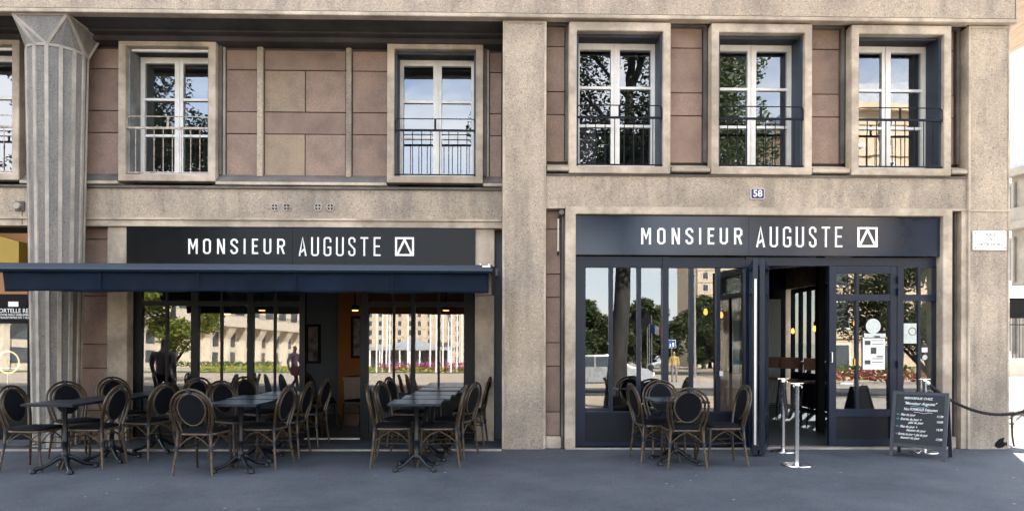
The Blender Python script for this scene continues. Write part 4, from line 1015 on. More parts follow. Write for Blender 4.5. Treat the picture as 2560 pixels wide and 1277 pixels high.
put_table(-2.82, -1.42, -3, 'square navy table in front of the middle table row, street side')
put_table(-2.86, -.76, 0, 'square navy table in the middle table row, second from the street')
put_table(-2.72, -.12, -2, 'square navy table in the middle table row next to the glass')
put_table(-.91, -1.35, 1, 'square navy table of the front row beside the pebbled pier')
put_table(-.86, -.72, 2, 'square navy table of the second row beside the pebbled pier')
put_table(-.83, -.09, 0, 'square navy table of the third row beside the pebbled pier')
put_table(-.80, .53, 0, 'square navy table pushed up to the glass beside the pebbled pier')
put_table(2.07, -.98, 0, 'lone square navy table among four chairs before the right shopfront', 1.1)

# ================================================================== STANCHIONS AND ROPES
def post(x, y, label, rz=0):
    p = thing('stanchion', label, 'stanchion', (x, y, 0), rz, 'polished rope posts')
    MB().lathe([(.155, 0), (.16, .006), (.155, .016), (.06, .026), (.03, .04), (.0, .041)][:-1], n=28).build('base', 'chrome', p, smooth=True)
    MB().lathe([(.025, .038), (.025, .90), (.028, .905), (.028, .93), (.025, .935), (.02, .942)], n=18).build('pole', 'chrome', p, smooth=True)
    MB().box(-.075, .075, -.012, .012, .936, .946).build('top_plate', 'chrome', p, bevel=.003)
    MB().tube([(.028, 0, .915), (.05, 0, .915), (.06, 0, .90), (.05, 0, .885)], .006, 6).build('hook', 'chrome', p)
    return p
post(3.41, -1.20, 'polished steel rope post standing out on the pavement before the doorway')
post(3.66, -.22, 'polished steel rope post close to the doorway threshold')
post(5.47, -.27, 'polished steel rope post hidden behind the chalkboard')
def rope(pa, pb, sag, label, name='barrier_rope'):
    pa, pb = Vector(pa), Vector(pb); n = 40; pts = []
    for i in range(n + 1):
        t = i / n; p = pa.lerp(pb, t); p.z -= sag * 4 * t * (1 - t); pts.append(p)
    mid = (pa + pb) / 2; e = thing(name, label, 'rope', (mid.x, mid.y, 0))
    tr = Matrix.Translation(-Vector(e.location))
    rr = .016
    # three strands twisted round each other
    for sidx in range(3):
        sp2 = []; m_ = 220
        for i in range(m_ + 1):
            t = i / m_; p = pa.lerp(pb, t); p.z -= sag * 4 * t * (1 - t)
            d = (pb - pa); d.z = -sag * 4 * (1 - 2 * t); d.normalize(); s = Vector((-d.y, d.x, 0)); s = s.normalized() if s.length > .01 else Vector((1, 0, 0)); u = d.cross(s)
            a = t * (pb - pa).length * 60 + sidx * 2.094
            sp2.append(tr @ (p + (s * math.cos(a) + u * math.sin(a)) * rr * .55))
        MB().tube(sp2, rr * .8, 5).build('strand', 'rope', e, smooth=True)
    for q in (pa, pb): MB().lathe([(.018, -.02), (.022, 0), (.018, .03)], tr @ q, 10).build('end_cap', 'chrome', e)
rope((3.41, -1.14, .90), (3.645, -.25, .90), .40, 'black rope hanging in a loop between the two doorway posts')
rope((5.52, -.27, .88), (7.35, -.35, .90), .40, 'thick black twisted rope sagging in front of the corner pier')
post(7.40, -.35, 'polished steel rope post past the corner pier')

# ================================================================== CHALKBOARD
A, B_ = Vector((4.894, -.573)), Vector((5.263, -.916))          # front feet
dirx = (B_ - A).normalized(); wb_ = (B_ - A).length + .03
cb = thing('chalkboard', 'navy framed sandwich board with white handwritten menu by the sidelight', 'chalkboard', ((A.x + B_.x) / 2, (A.y + B_.y) / 2, 0), math.atan2(dirx.y, dirx.x))
hb = .80; lean_b = .21                                        # local: x along board, -y faces the street
def tilt_pt(x, s, z, front=True):
    """s along thickness, z height along leg"""
    y = z / hb * lean_b if front else 2 * lean_b + .01 - z / hb * lean_b
    return (x, y + s, z)
def leg_bar(x0, x1, z0, z1, s0, s1, front):
    return MB().add([tilt_pt(x, s, z, front) for z in (z0, z1) for x, s in ((x0, s0), (x1, s0), (x1, s1), (x0, s1))],
                    [(3, 2, 1, 0), (4, 5, 6, 7), (0, 1, 5, 4), (1, 2, 6, 5), (2, 3, 7, 6), (3, 0, 4, 7)])
hw = wb_ / 2 + .035
for fr_ in (True, False):
    s0, s1 = (-.014, .014)
    for x0, x1 in ((-hw, -hw + .04), (hw - .04, hw)): leg_bar(x0, x1, 0, hb, s0, s1, fr_).build('leg', 'board_frame', cb)
    leg_bar(-hw + .04, hw - .04, hb - .04, hb - .002, s0, s1, fr_).build('crosspiece', 'board_frame', cb)
    leg_bar(-hw + .04, hw - .04, .13, .165, s0, s1, fr_).build('crosspiece', 'board_frame', cb)
    slate = leg_bar(-hw + .04, hw - .04, .165, hb - .04, -.006, .006, fr_).build('slate', 'chalkboard', cb)
al_ = math.atan2(lean_b, hb)
def chalk(txt, x, z, size, shear=.35, mat='chalk', align='LEFT', xs=.8):
    p = tilt_pt(x, -.0085, z)
    text_mesh('chalk_writing', txt, size, mat, cb, p, (R(90) - al_, 0, 0), shear, align, .0004, xs, 1., .0006)
xl = -hw + .05
chalk('BIENVENUE CHEZ', -.02, .718, .040, .15, align='CENTER', xs=.95)
chalk('"Monsieur Auguste"', .0, .655, .050, .45, align='CENTER', xs=.86)
chalk('Nos FORMULES Déjeuners', .01, .585, .046, .25, align='CENTER', xs=.70)
chalk('Plat du jour', xl + .05, .515, .042); chalk('11,90', hw - .05, .515, .038, align='RIGHT')
chalk('Entrée du jour +', xl + .05, .462, .042); chalk('plat du jour', xl + .14, .425, .042); chalk('14,90', hw - .05, .450, .038, align='RIGHT')
chalk('Plat du jour +', xl + .05, .372, .042); chalk('dessert du jour', xl + .12, .332, .042); chalk('14,90', hw - .05, .36, .038, align='RIGHT')
chalk('Entrée du jour + plat du jour', xl + .035, .282, .042, xs=.64); chalk('dessert du jour', xl + .06, .240, .042); chalk('17,90', hw - .05, .245, .038, align='RIGHT')
def squiggle(x0, x1, z, mat, amp=.006):
    pts = [tilt_pt(x0 + (x1 - x0) * i / 10, -.009, z + amp * math.sin(i * .9)) for i in range(11)]
    MB().tube(pts, .0022, 4).build('chalk_line', mat, cb)
squiggle(-.10, .10, .618, 'chalk_b'); squiggle(-.06, .14, .548, 'chalk')
for z in (.515, .462, .372, .282): squiggle(xl + .006, xl + .035, z, 'chalk_b', .008)
MB().tube([tilt_pt(-.05 + .1 * i / 10, .04, .12 - .12 * math.sin(math.pi * i / 10) * .5) for i in range(11)], .004, 5).build('cord', 'alu', cb)
MB().tube([tilt_pt(.05, .02, hb + .004), tilt_pt(.09, .03, hb + .02), tilt_pt(.13, .01, hb + .004)], .006, 5).build('clip', 'alu', cb)

# small fish stencil on the foot of the corner pier
x, z = P(2503, 1108, -.002)
fish = thing('fish_stencil', 'black stencilled fish low on the corner pier', 'stencil', (x, -.002, z))
MB().prism_xz([(-.09, -.035), (-.04, -.06), (.02, -.05), (.06, -.02), (.09, -.045), (.10, .05), (.055, .01), (.03, .03), (.045, .085), (-.03, .06), (-.08, .01)], -.0015, .0005).build('painted_fish', 'black', fish)

# ================================================================== INTERIOR
box('interior_floor', -6.4, XW - .26, .96, 9.18, .002, .014, 'int_floor', BLD)
box('interior_floor', XP1 + .3, XW - .26, .26, .958, .002, .014, 'int_floor', BLD)
# partition and coloured walls of the left room
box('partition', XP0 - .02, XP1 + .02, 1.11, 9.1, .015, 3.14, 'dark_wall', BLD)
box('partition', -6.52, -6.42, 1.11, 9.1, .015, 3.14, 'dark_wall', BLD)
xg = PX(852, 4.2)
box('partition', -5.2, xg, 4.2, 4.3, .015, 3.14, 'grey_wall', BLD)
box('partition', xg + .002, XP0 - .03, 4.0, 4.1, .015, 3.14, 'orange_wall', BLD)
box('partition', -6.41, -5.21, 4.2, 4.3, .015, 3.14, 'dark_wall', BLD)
def picture(px0, px1, py0, py1, y, label, cat='picture'):
    x0, z1 = P(px0, py0, y); x1, z0 = P(px1, py1, y)
    p = frame_mb(x0, x1, z0, z1, y - .03, y - .002, .05).build('picture', 'black', bevel=.0); tag(p, label, cat)
    box('print', x0 + .05, x1 - .05, y - .02, y - .004, z0 + .05, z1 - .05, 'canvas_print', p); return p
picture(765, 802, 810, 908, 4.2, 'dark framed picture on the grey interior wall seen through the doorway')
picture(878, 912, 790, 895, 4.0, 'framed colourful picture on the orange interior wall')
# bottles shelf-like notice inside
def counter(x0, x1, y0, y1, h, label):
    c = thing('counter', label, 'counter', ((x0 + x1) / 2, (y0 + y1) / 2, .014)); hx_, hy_ = (x1 - x0) / 2, (y1 - y0) / 2
    MB().box(-hx_ + .03, hx_ - .03, -hy_ + .03, hy_ - .03, 0, h - .04).build('front', 'wood', c); MB().box(-hx_, hx_, -hy_, hy_, h - .04, h).build('worktop', 'wood', c, bevel=.004)
counter(PX(862, 2.6), PX(902, 2.6) + .35, 2.4, 3.0, .80, 'wooden counter inside the left doorway')
counter(PX(1735, 1.6), PX(1850, 1.6), 1.3, 1.7, .92, 'brown wooden counter behind the right shop glass')
# inner chairs and tables, dimly seen through the left doorway
for i, (x, y, fx, fy, lb) in enumerate(((-2.75, 1.6, .9, -.4, 'dark chair inside, by the doorway side of the glass'), (-2.95, 2.3, .9, -.3, 'dark chair inside against the grey wall'), (-2.2, 2.0, -.8, .5, 'dark chair inside next to the wooden counter'))):
    c = put_chair(x, y, fx, fy, lb, 'chairs inside the left room'); c.location.z = .015
# right room: white boarding, black post, side windows, high table with stools
xs0, xs1 = PX(1905, 6.0), PX(1953, 6.0)
for k in range(9):
    w = (xs1 - xs0) / 9; box('board', xs0 + k * w + .004, xs0 + (k + 1) * w - .004, 6.0, 6.03, .015, 2.35, 'white_board', BLD)
box('partition', xs1 + .01, XW - .26, 6.5, 6.59, .015, 3.14, 'dark_wall', BLD)
box('partition', XP1 + .03, xs0 - .01, 6.04, 6.13, .015, 3.14, 'dark_wall', BLD)
box('post', PX(2047, 1.6), PX(2047, 1.6) + .10, 1.6, 1.7, .015, 3.14, 'black', BLD)
# side windows to the sunny street
fs_ = MB(); xw_ = XW - .2
ys_list = [4.35, 4.75, 5.15, 5.55, 5.95, 6.35]
for y in ys_list: fs_.box(xw_, xw_ + .08, y - .03, y + .03, .015, 2.59)
for y0, y1 in zip(ys_list[:-1], ys_list[1:]):
    fs_.box(xw_ + .01, xw_ + .07, y0 + .03, y1 - .03, .015, .10); fs_.box(xw_ + .01, xw_ + .07, y0 + .03, y1 - .03, .70, .76); fs_.box(xw_ + .01, xw_ + .07, y0 + .03, y1 - .03, 2.5, 2.59)
ssf = fs_.build('side_shopfront', 'navy', BLD)
for y0, y1 in zip(ys_list[:-1], ys_list[1:]):
    MB().add([(xw_ + .04, y0 + .03, .76), (xw_ + .04, y1 - .03, .76), (xw_ + .04, y1 - .03, 2.5), (xw_ + .04, y0 + .03, 2.5)], [(0, 1, 2, 3)]).build('pane', 'dimming_glass', ssf)
    box('kick_panel', xw_ + .02, xw_ + .06, y0 + .03, y1 - .03, .10, .70, 'kick', ssf)
# ducts under the ceiling
dk = thing('ceiling_duct', 'grey ventilation duct under the dark ceiling', 'duct', (4.5, 3, 2.9))
MB().tube([(-1.8, 1.5, -.12), (1.6, -.2, .02)], .14, 14).build('duct_pipe', 'alu', dk, smooth=True)
for k in (-.8, .5): MB().tube([(k, 1.5 - (k + 1.8) * .5, 0), (k, 1.5 - (k + 1.8) * .5, .25)], .012, 6).build('hanger', 'iron', dk)
def lamp(x, y, z, label):
    l = thing('pendant_lamp', label, 'lamp', (x, y, z), 0, 'bare bulb pendant lamps')
    MB().lathe([(.008, -.06), (.028, -.045), (.034, -.01), (.022, .03), (.014, .045)], n=14).build('bulb', 'bulb', l, smooth=True)
    MB().lathe([(.018, .043), (.02, .06), (.02, .11), (.006, .125)], n=12).build('socket', 'iron', l, smooth=True)
    MB().tube([(0, 0, .12), (0, 0, 3.14 - z)], .004, 5).build('cable', 'iron', l)
for px_, py_, y_, lb in ((1982, 826, 4.2, 'glowing bulb pendant seen through the open doorway before the white boarding'), (2037, 820, 3.4, 'glowing bulb pendant seen through the doorway beside the black post'),
                         (2139, 806, 1.4, 'glowing bulb pendant behind the door glass'), (1764, 778, 2.0, 'glowing bulb pendant behind the shop glass above the wooden counter'), (1803, 786, 2.6, 'glowing bulb pendant behind the shop glass next to the folding doors')):
    x, z = P(px_, py_, y_); lamp(x, y_, z, lb)
for i, (px_, py_) in enumerate(((655, 777), (888, 777), (1115, 777), (568, 786))):
    x, z = P(px_, py_, 2.4)
    s_ = thing('ceiling_spot', 'small warm ceiling spot glowing inside the left room', 'lamp', (x, 2.4, z), 0, 'ceiling spots in the left room')
    MB().lathe([(.05, .0), (.05, .015)], n=14).build('lens', 'tube_w', s_); MB().lathe([(.06, .016), (.06, .09), (.015, .10), (.012, 3.13 - z)], n=14).build('housing', 'black', s_)
# bar stools and high table
def stool(x, y, fx, fy, label):
    s = thing('bar_stool', label, 'stool', (x, y, .0145), math.atan2(-fx, fy), 'bar stools at the high table')
    MB().box(-.18, .18, -.17, .17, .70, .74).build('seat', 'leather', s, bevel=.012)
    bk_ = MB(); n = 8; vs = []
    for z in (.93, 1.13):
        for d in (0, .025):
            for i in range(n + 1):
                a = -.9 + 1.8 * i / n; vs.append((.20 * math.sin(a), -.24 + .07 * (1 - math.cos(a)) - d - (z - .9) * .12, z))
    q = n + 1; fs = []
    for i in range(n): fs += [(i, i + 1, 2 * q + i + 1, 2 * q + i), (q + i + 1, q + i, 3 * q + i, 3 * q + i + 1), (2 * q + i, 2 * q + i + 1, 3 * q + i + 1, 3 * q + i), (i + 1, i, q + i, q + i + 1)]
    fs += [(0, 2 * q, 3 * q, q), (n, q + n, 3 * q + n, 2 * q + n)]
    bk_.add(vs, fs).build('backrest', 'leather', s, smooth=True)
    for sx in (-1, 1):
        MB().tube([(sx * .15, -.17, .72), (sx * .14, -.235, .98)], .009, 6).build('back_stay', 'iron', s)
        for sy in (-1, 1): MB().tube([(sx * .15, sy * .14, .70), (sx * .20, sy * .19, 0)], .012, 6).build('leg', 'iron', s)
    MB().tube([(-.185, -.175, .25), (.185, -.175, .25), (.185, .175, .25), (-.185, .175, .25)], .008, 6, closed=True).build('foot_ring', 'iron', s)
for px_, y_, fx, fy, lb in ((1937, 3.6, .5, .8, 'tan leather bar stool before the white boarding'), (1972, 3.2, .3, .9, 'tan leather bar stool between the boarding and the black post'), (2025, 2.6, .2, 1, 'tan leather bar stool left of the black post inside'), (2062, 2.2, -.2, 1, 'tan leather bar stool right of the black post inside')):
    stool(PX(px_, y_, 930), y_, fx, fy, lb)
ht = thing('high_table', 'long wooden high table among the bar stools', 'table', (PX(2000, 3.9, 930), 4.0, .0145))
MB().box(-1.1, 1.1, -.3, .3, .98, 1.03).build('table_top', 'wood', ht, bevel=.004)
for sx in (-1, 1):
    for sy in (-1, 1): MB().box(sx * 1.0 - .03, sx * 1.0 + .03, sy * .24 - .03, sy * .24 + .03, 0, .98).build('leg', 'iron', ht)

# ================================================================== NEIGHBOUR SHOP (left of the column)
YN = .80
x_r = -6.56
ns = frame_mb(-8.6, x_r, .02, zl0 - .006, YN, YN + .12, .07).build('neighbour_shopfront', 'black', BLD)
pane(-8.53, x_r - .07, .62, 2.0, YN + .03, ns)
box('stall_riser', -8.53, x_r - .07, YN + .01, YN + .1, .09, .60, 'black', ns)
box('fascia', -8.53, x_r - .07, YN + .01, YN + .1, 2.02, zl0 - .08, 'peach', ns)
ys_ = thing('shop_box_sign', 'yellow box sign slanting across the peach fascia of the neighbouring shop', 'sign', (-7.0, .6, 2.5))
MB().add([(x, y, z + dz) for y in (-.05, .18) for x, z in ((-1.5, .42), (.42, -.10)) for dz in (0, .36)], [(0, 2, 3, 1), (4, 5, 7, 6), (0, 1, 5, 4), (2, 6, 7, 3), (1, 3, 7, 5), (0, 4, 6, 2)]).build('sign_box', 'yellow', ys_)
ps = thing('window_poster', 'black window poster with pale lettering left of the column', 'poster', (-7.3, YN - .01, 1.6))
xq, zq0, zq1 = -6.64, PZ(808, YN, 40), PZ(735, YN, 40)
MB().box(-1.2, xq + 7.3, 0, .008, zq0 - 1.6, zq1 - 1.6).build('sheet', 'black', ps)
for t_, px_, py_, sz in (('MORTELLE RESET', 40, 777, .085), ('VOTRE PEAU VISIBLEMENT', 38, 787, .042), ('TRANSFORMEE EN 1 NUIT', 38, 794, .042)):
    x, z = P(px_, py_, YN - .012); text_mesh('lettering', t_, sz, 'letter', ps, (x + 7.3, -.004, z - 1.6), xscale=.9)
x, z = P(35, 760, YN); MB().box(x + 7.3 - .07, x + 7.3 + .07, -.004, -.001, z - 1.6 - .035, z - 1.6 + .035).build('maker_mark', 'plaque_w', ps)
x, z = P(20, 905, YN + .25)
nr = thing('neon_ring', 'glowing ring display with small bottles in the neighbouring shop window', 'display', (x, YN + .25, z))
MB().tube([(.155 * math.cos(2 * math.pi * k / 28), 0, .155 * math.sin(2 * math.pi * k / 28)) for k in range(28)], .011, 6, closed=True).build('ring_tube', 'neon', nr, smooth=True)
MB().lathe([(.15, 0), (.15, .01)], n=28).xform(Matrix.Translation((0, .02, 0)) @ Matrix.Rotation(R(90), 4, 'X')).build('disc', 'reveal', nr)
MB().box(-.12, .12, -.04, .01, -.085, -.075).build('shelf', 'alu', nr)
MB().tube([(0, 0, -.16), (0, 0, .02 - z)], .012, 6).build('stand', 'alu', nr)
for k, (bx_, hb_) in enumerate(((-.09, .05), (-.05, .075), (-.01, .09), (.035, .08), (.075, .05))):
    MB().lathe([(.018, 0), (.018, hb_), (.008, hb_ + .012), (.008, hb_ + .035)], (bx_, -.02, -.075), 10).build('bottle', 'wood', nr, smooth=True)

# ================================================================== TREES
def leaf_cloud(n, size, blobs, seed, flat=.5):
    g = np.random.default_rng(seed); blobs = np.array(blobs, float)
    w = blobs[:, 3] ** 2; idx = g.choice(len(blobs), n, p=w / w.sum())
    d = g.normal(size=(n, 3)); d /= np.linalg.norm(d, axis=1)[:, None]
    rad = blobs[idx, 3] * (g.random(n) ** .42)
    c = blobs[idx, :3] + d * rad[:, None] * np.array([1, 1, .8])
    u = g.normal(size=(n, 3)); u[:, 2] *= flat; u /= np.linalg.norm(u, axis=1)[:, None]
    t = g.normal(size=(n, 3)); v = np.cross(u, t); v /= np.linalg.norm(v, axis=1)[:, None]
    s = size * (.6 + .8 * g.random(n))[:, None]
    vs = np.stack([c - u * s, c - v * s * .45, c + u * s, c + v * s * .45], 1).reshape(-1, 3)
    me = bpy.data.meshes.new('crown'); me.vertices.add(4 * n); me.vertices.foreach_set('co', vs.ravel().astype(np.float32))
    me.loops.add(4 * n); me.loops.foreach_set('vertex_index', np.arange(4 * n, dtype=np.int32))
    me.polygons.add(n); me.polygons.foreach_set('loop_start', np.arange(0, 4 * n, 4, dtype=np.int32)); me.update(); me.validate()
    return me
def make_tree(h, trunk_r, crown_r, leaves, leaf, mat, seed, crown_base=None, name='tree', lean=(0, 0), nblob=26):
    g = random.Random(seed); cb_ = crown_base if crown_base is not None else h * .38
    mb = MB(); tp = [(0, 0, -.05)]
    for i in range(1, 8):
        t = i / 7; tp.append((lean[0] * t + g.uniform(-.05, .05) * h * .06, lean[1] * t + g.uniform(-.05, .05) * h * .06, h * .72 * t))
    rr = [trunk_r * (1.25 if i == 0 else 1) * (1 - .62 * (i / 7)) for i in range(8)]
    mb.tube(tp, rr, 10); blobs = []
    for k in range(nblob):
        a = g.uniform(0, 6.283); t = g.random(); z = cb_ + (h - cb_) * t
        prof = math.sin(math.pi * min(1, .16 + t * .84)) ** .7
        r = crown_r * prof * g.uniform(.35, .95); c = (lean[0] + r * math.cos(a), lean[1] + r * math.sin(a), z)
        blobs.append((*c, crown_r * g.uniform(.20, .36)))
        if k % 2 == 0:
            z0 = max(cb_ * .8, min(h * .7, z - r * .7)); i0 = min(7, max(1, int(z0 / (h * .72) * 7))); b0 = Vector(tp[i0]); c_ = Vector(c)
            mid = b0.lerp(c_, .5) + Vector((0, 0, r * .12)); mb.tube([b0, mid, c_], [rr[i0] * .5, trunk_r * .2, trunk_r * .06], 6)
    blobs.append((lean[0], lean[1], h * .8, crown_r * .4))
    root = thing(name, 'tree', 'tree')
    mb.build('trunk', 'bark', root, smooth=True)
    me = leaf_cloud(leaves, leaf, blobs, seed); me.materials.append(M[mat])
    o = bpy.data.objects.new('crown', me); COL.objects.link(o); o.parent = root
    return root
def place(t, x, y, z=0., rz=0., s=1., label=None, group=None):
    t.location = (x, y, z); t.rotation_euler = (0, 0, rz); t.scale = (s, s, s)
    if label: t['label'] = label
    if group: t['group'] = group
    return t
GS = 'street trees along the pavement'
t1 = make_tree(12.5, .25, 3.5, 60000, .062, 'leaf', 11, 4.9, 'plane_tree', (.5, 0), 34)
place(t1, 2.93, -7.9, 0, 0, 1, 'tall plane tree with dark bare trunk mirrored in the right shop glass', GS)
t2 = make_tree(12, .26, 3.6, 48000, .062, 'leaf', 23, 4.6, 'plane_tree', (2.2, 0), 32)
place(t2, -13.2, -10.5, 0, 0, 1, 'leafy plane tree mirrored in the upstairs window beside the column', GS)
t3 = make_tree(6.6, .16, 2.7, 34000, .06, 'leaf', 31, 1.5, 'plane_tree', (0, 0), 30)
place(t3, 13.6, -12.0, -.03, 1.2, 1, 'leafy plane tree mirrored in the sidelight and door panes', GS)
t4 = make_tree(8, .2, 3.1, 20000, .11, 'leaf_lit', 41, 1.9, 'young_tree', (0, 0), 34)
place(t4, -17.5, -26.5, -.03, 0, 1, 'sunlit yellow green tree mirrored in the end pane near the column', 'trees of the square')
tf = make_tree(9.5, .3, 4.8, 9000, .27, 'leaf', 51, 1.1, 'park_tree', (0, 0), 34)
GF = 'trees of the square'
spots = [(9 + i * 3.3 + 1.2 * math.sin(i * 2.3), -86 - 8 * (i % 3) - 3 * math.cos(i * 1.7)) for i in range(32)]
first = True
for i, (x, y) in enumerate(spots):
    t = tf if first else copy_tree(tf); first = False
    place(t, x, y, -.03, i * 1.7, .72 + .42 * ((i * 37) % 10) / 10, 'dark green tree in the row far across the square, mirrored in the shop glass', GF)

# ================================================================== ACROSS THE SQUARE
def block(name, x0, x1, y, depth, h, label, storeys, bays_n, mat='plaster2', win_h=1.7, win_w=1.1, rz=0., pos=None, roof=True):
    """apartment block, front face towards +y at y"""
    b_ = thing(name, label, 'building', ((x0 + x1) / 2, y, -.03) if pos is None else pos, rz)
    w = (x1 - x0) / 2
    MB().box(-w, w, -depth, 0, 0, h).build('wall', mat, b_)
    sh = h / storeys; bw = 2 * w / bays_n
    cor = MB()
    for k in range(1, storeys): cor.box(-w - .1, w + .1, -.1, .14, k * sh - .14, k * sh + .06)
    cor.box(-w - .4, w + .4, -depth - .4, .5, h, h + .45); cor.build('cornice', mat, b_)
    wm = MB().box(-win_w / 2, win_w / 2, -.05, .035, 0, win_h).build('window', 'pane_far', b_)
    fm = frame_mb(-win_w / 2 - .13, win_w / 2 + .13, -.12, win_h + .12, .02, .10, .13).build('surround', 'shutter_w', wm)
    fst = True
    for k in range(storeys):
        for j in range(bays_n):
            loc_ = (-w + (j + .5) * bw, 0, k * sh + (sh - win_h) * .5)
            if fst: wm.location = loc_; fst = False
            else:
                c_ = copy_tree(wm, b_); c_.location = loc_
    if roof:
        MB().add([(-w, .2, h + .46), (w, .2, h + .46), (w, -depth, h + .46), (-w, -depth, h + .46), (-w + 1, -1.5, h + 2.6), (w - 1, -1.5, h + 2.6), (w - 1, -depth + 1.5, h + 2.6), (-w + 1, -depth + 1.5, h + 2.6)],
                 [(0, 1, 5, 4), (1, 2, 6, 5), (2, 3, 7, 6), (3, 0, 4, 7), (4, 5, 6, 7)]).build('roof', 'zinc', b_)
        for k in range(6): MB().box(-w + 3 + k * (2 * w - 6) / 5 - .6, -w + 3 + k * (2 * w - 6) / 5 + .6, -4, -3, h + 2.4, h + 4.2).build('chimney', mat, b_)
    return b_
block('apartment_block', -66, -2, -215, 14, 17.5, 'long sunlit limestone apartment block far across the square, mirrored in the left shopfront', 6, 20)
block('tower_block', 40, 66, -128, 16, 22, 'tall sunlit beige tower block rising above the trees, mirrored in the right shop glass', 9, 8, win_h=1.3, win_w=1.0, roof=False)
block('apartment_block', 78, 130, -150, 14, 19, 'sunlit limestone block behind the trees, mirrored past the folding doors', 6, 14)
block('apartment_block', -14, 30, -190, 14, 15, 'low limestone block behind the park trees beside the long block', 5, 12)
block('apartment_block', 21, 75, -36, 14, 17, 'near sunlit limestone block behind the red flowers, mirrored in the door panes', 6, 16, 'plaster2')
# monumental hall along the left side of the square: deep flared fins under a balcony band
hall = thing('town_hall', 'monumental sunlit concrete hall with flared fins and balconies, mirrored in the left glass', 'building', (-52, -100, -.03), R(-90 + 8))
Lh = 130
MB().box(-Lh / 2, Lh / 2, -14, 0, 0, 16).build('wall', 'plaster', hall)
MB().box(-Lh / 2, Lh / 2, .002, 2.2, 7.2, 9.0).build('entablature', 'plaster', hall)
fin0 = None; glz0 = None; bal0 = None
nf = 22
for k in range(nf):
    x = -Lh / 2 + (k + .5) * Lh / nf
    if fin0 is None:
        fin0 = MB().add([(-.45, .003, 0), (.45, .003, 0), (.45, 1.2, 0), (-.45, 1.2, 0), (-.45, .003, 5), (.45, .003, 5), (.45, 1.2, 5), (-.45, 1.2, 5), (-1.5, .003, 7.19), (1.5, .003, 7.19), (1.5, 2.0, 7.19), (-1.5, 2.0, 7.19)],
            [(0, 3, 2, 1), (0, 1, 5, 4), (1, 2, 6, 5), (2, 3, 7, 6), (3, 0, 4, 7), (4, 5, 9, 8), (5, 6, 10, 9), (6, 7, 11, 10), (7, 4, 8, 11), (8, 9, 10, 11)]).build('fin', 'plaster', hall); f = fin0
        glz0 = MB().box(-1.3, 1.3, .004, .06, .8, 2.6).box(-1.3, 1.3, .004, .06, 3.6, 6.2).build('window', 'pane_far', hall); g_ = glz0
        bal0 = MB().box(-1.6, 1.6, .004, .05, 9.6, 12.4).build('window', 'pane_far', hall); b0_ = bal0
        br = MB().box(-2.0, 2.0, 1.9, 1.95, 9.9, 9.96)
        for q in range(14): br.box(-2 + q * .305, -1.97 + q * .305, 1.9, 1.94, 9.0, 9.9)
        bar0 = br.build('balcony_rail', 'rail_navy', hall); ba_ = bar0
    else:
        f = fin0.copy(); g_ = glz0.copy(); b0_ = bal0.copy(); ba_ = bar0.copy()
        for q in (f, g_, b0_, ba_): COL.objects.link(q); q.parent = hall
    f.location.x = x; g_.location.x = x + Lh / nf / 2; b0_.location.x = x; ba_.location.x = x
# park pavilion
pv_ = thing('pavilion', 'low glazed pavilion with pale tent roof behind the flower bed, mirrored in the left shopfront', 'pavilion', (-17, -92, -.03))
MB().box(-10, 10, -6, 0, 2.7, 3.2).build('roof_slab', 'zinc', pv_)
MB().add([(0, -5, 3.21), (8, -5, 3.21), (8, -.5, 3.21), (0, -.5, 3.21), (4, -2.8, 4.6)], [(0, 1, 4), (1, 2, 4), (2, 3, 4), (3, 0, 4)]).build('tent_roof', 'zinc', pv_)
for k in range(14): MB().box(-9.7 + k * 1.48, -9.5 + k * 1.48, -.3, -.1, 0, 2.7).build('post', 'pole_w', pv_)
MB().box(-9.6, 9.6, -2, -1.9, .1, 2.69).build('glazing', 'pane_far', pv_)
# flag poles and flags
fp = thing('flagpole', 'flagpole', 'flagpole'); MB().tube([(0, 0, 0), (0, 0, 9.6)], [.09, .05], 8).build('pole', 'pole_w', fp); MB().lathe([(.03, 9.6), (.08, 9.68), (.03, 9.76)], n=8).build('finial', 'pole_w', fp)
first = True
for i, px_ in enumerate((941, 951, 958, 974, 1016, 1070, 1090, 1105, 1117, 1128, 1141, 1152)):
    f = fp if first else copy_tree(fp); first = False
    place(f, PX(px_, 58) , -56.5 - (i % 3), -.03, 0, 1, 'white flagpole by the flower bed across the road, mirrored in the left shopfront', 'flagpoles by the flower bed')
def flag(x, y, z, label, rz=0., s=1.):
    f = thing('flag', label, 'flag', (x, y, z), rz)
    for k, mm in enumerate(('flag_b', 'flag_w', 'flag_r')):
        vs = []; fs = []
        for i in range(5):
            for j in range(2): u = k * .5 + i * .125; vs.append((u * s, .07 * math.sin(u * 7) * s, (j * 1.0 - .35 * u) * s))
        for i in range(4): fs.append((i * 2, i * 2 + 2, i * 2 + 3, i * 2 + 1))
        o = MB().add(vs, fs).build('stripe', mm, f); so = o.modifiers.new('thick', 'SOLIDIFY'); so.thickness = .012
flag(PX(1105, 58) + .1, -57.5, 6.2, 'blue white red flag on the tall pole before the long apartment block')
# the three small poles with a flag mirrored in the right glass
for i, px_ in enumerate((1619, 1624, 1630)):
    f = copy_tree(fp); place(f, PX(px_, 64), -63.7, -.03, 0, .62, 'short white flagpole of the trio mirrored in the right shop glass', 'trio of short flagpoles')
flag(PX(1624, 64) + .1, -63.5, 4.2, 'blue white red flag on the trio of short poles', 0, .9)
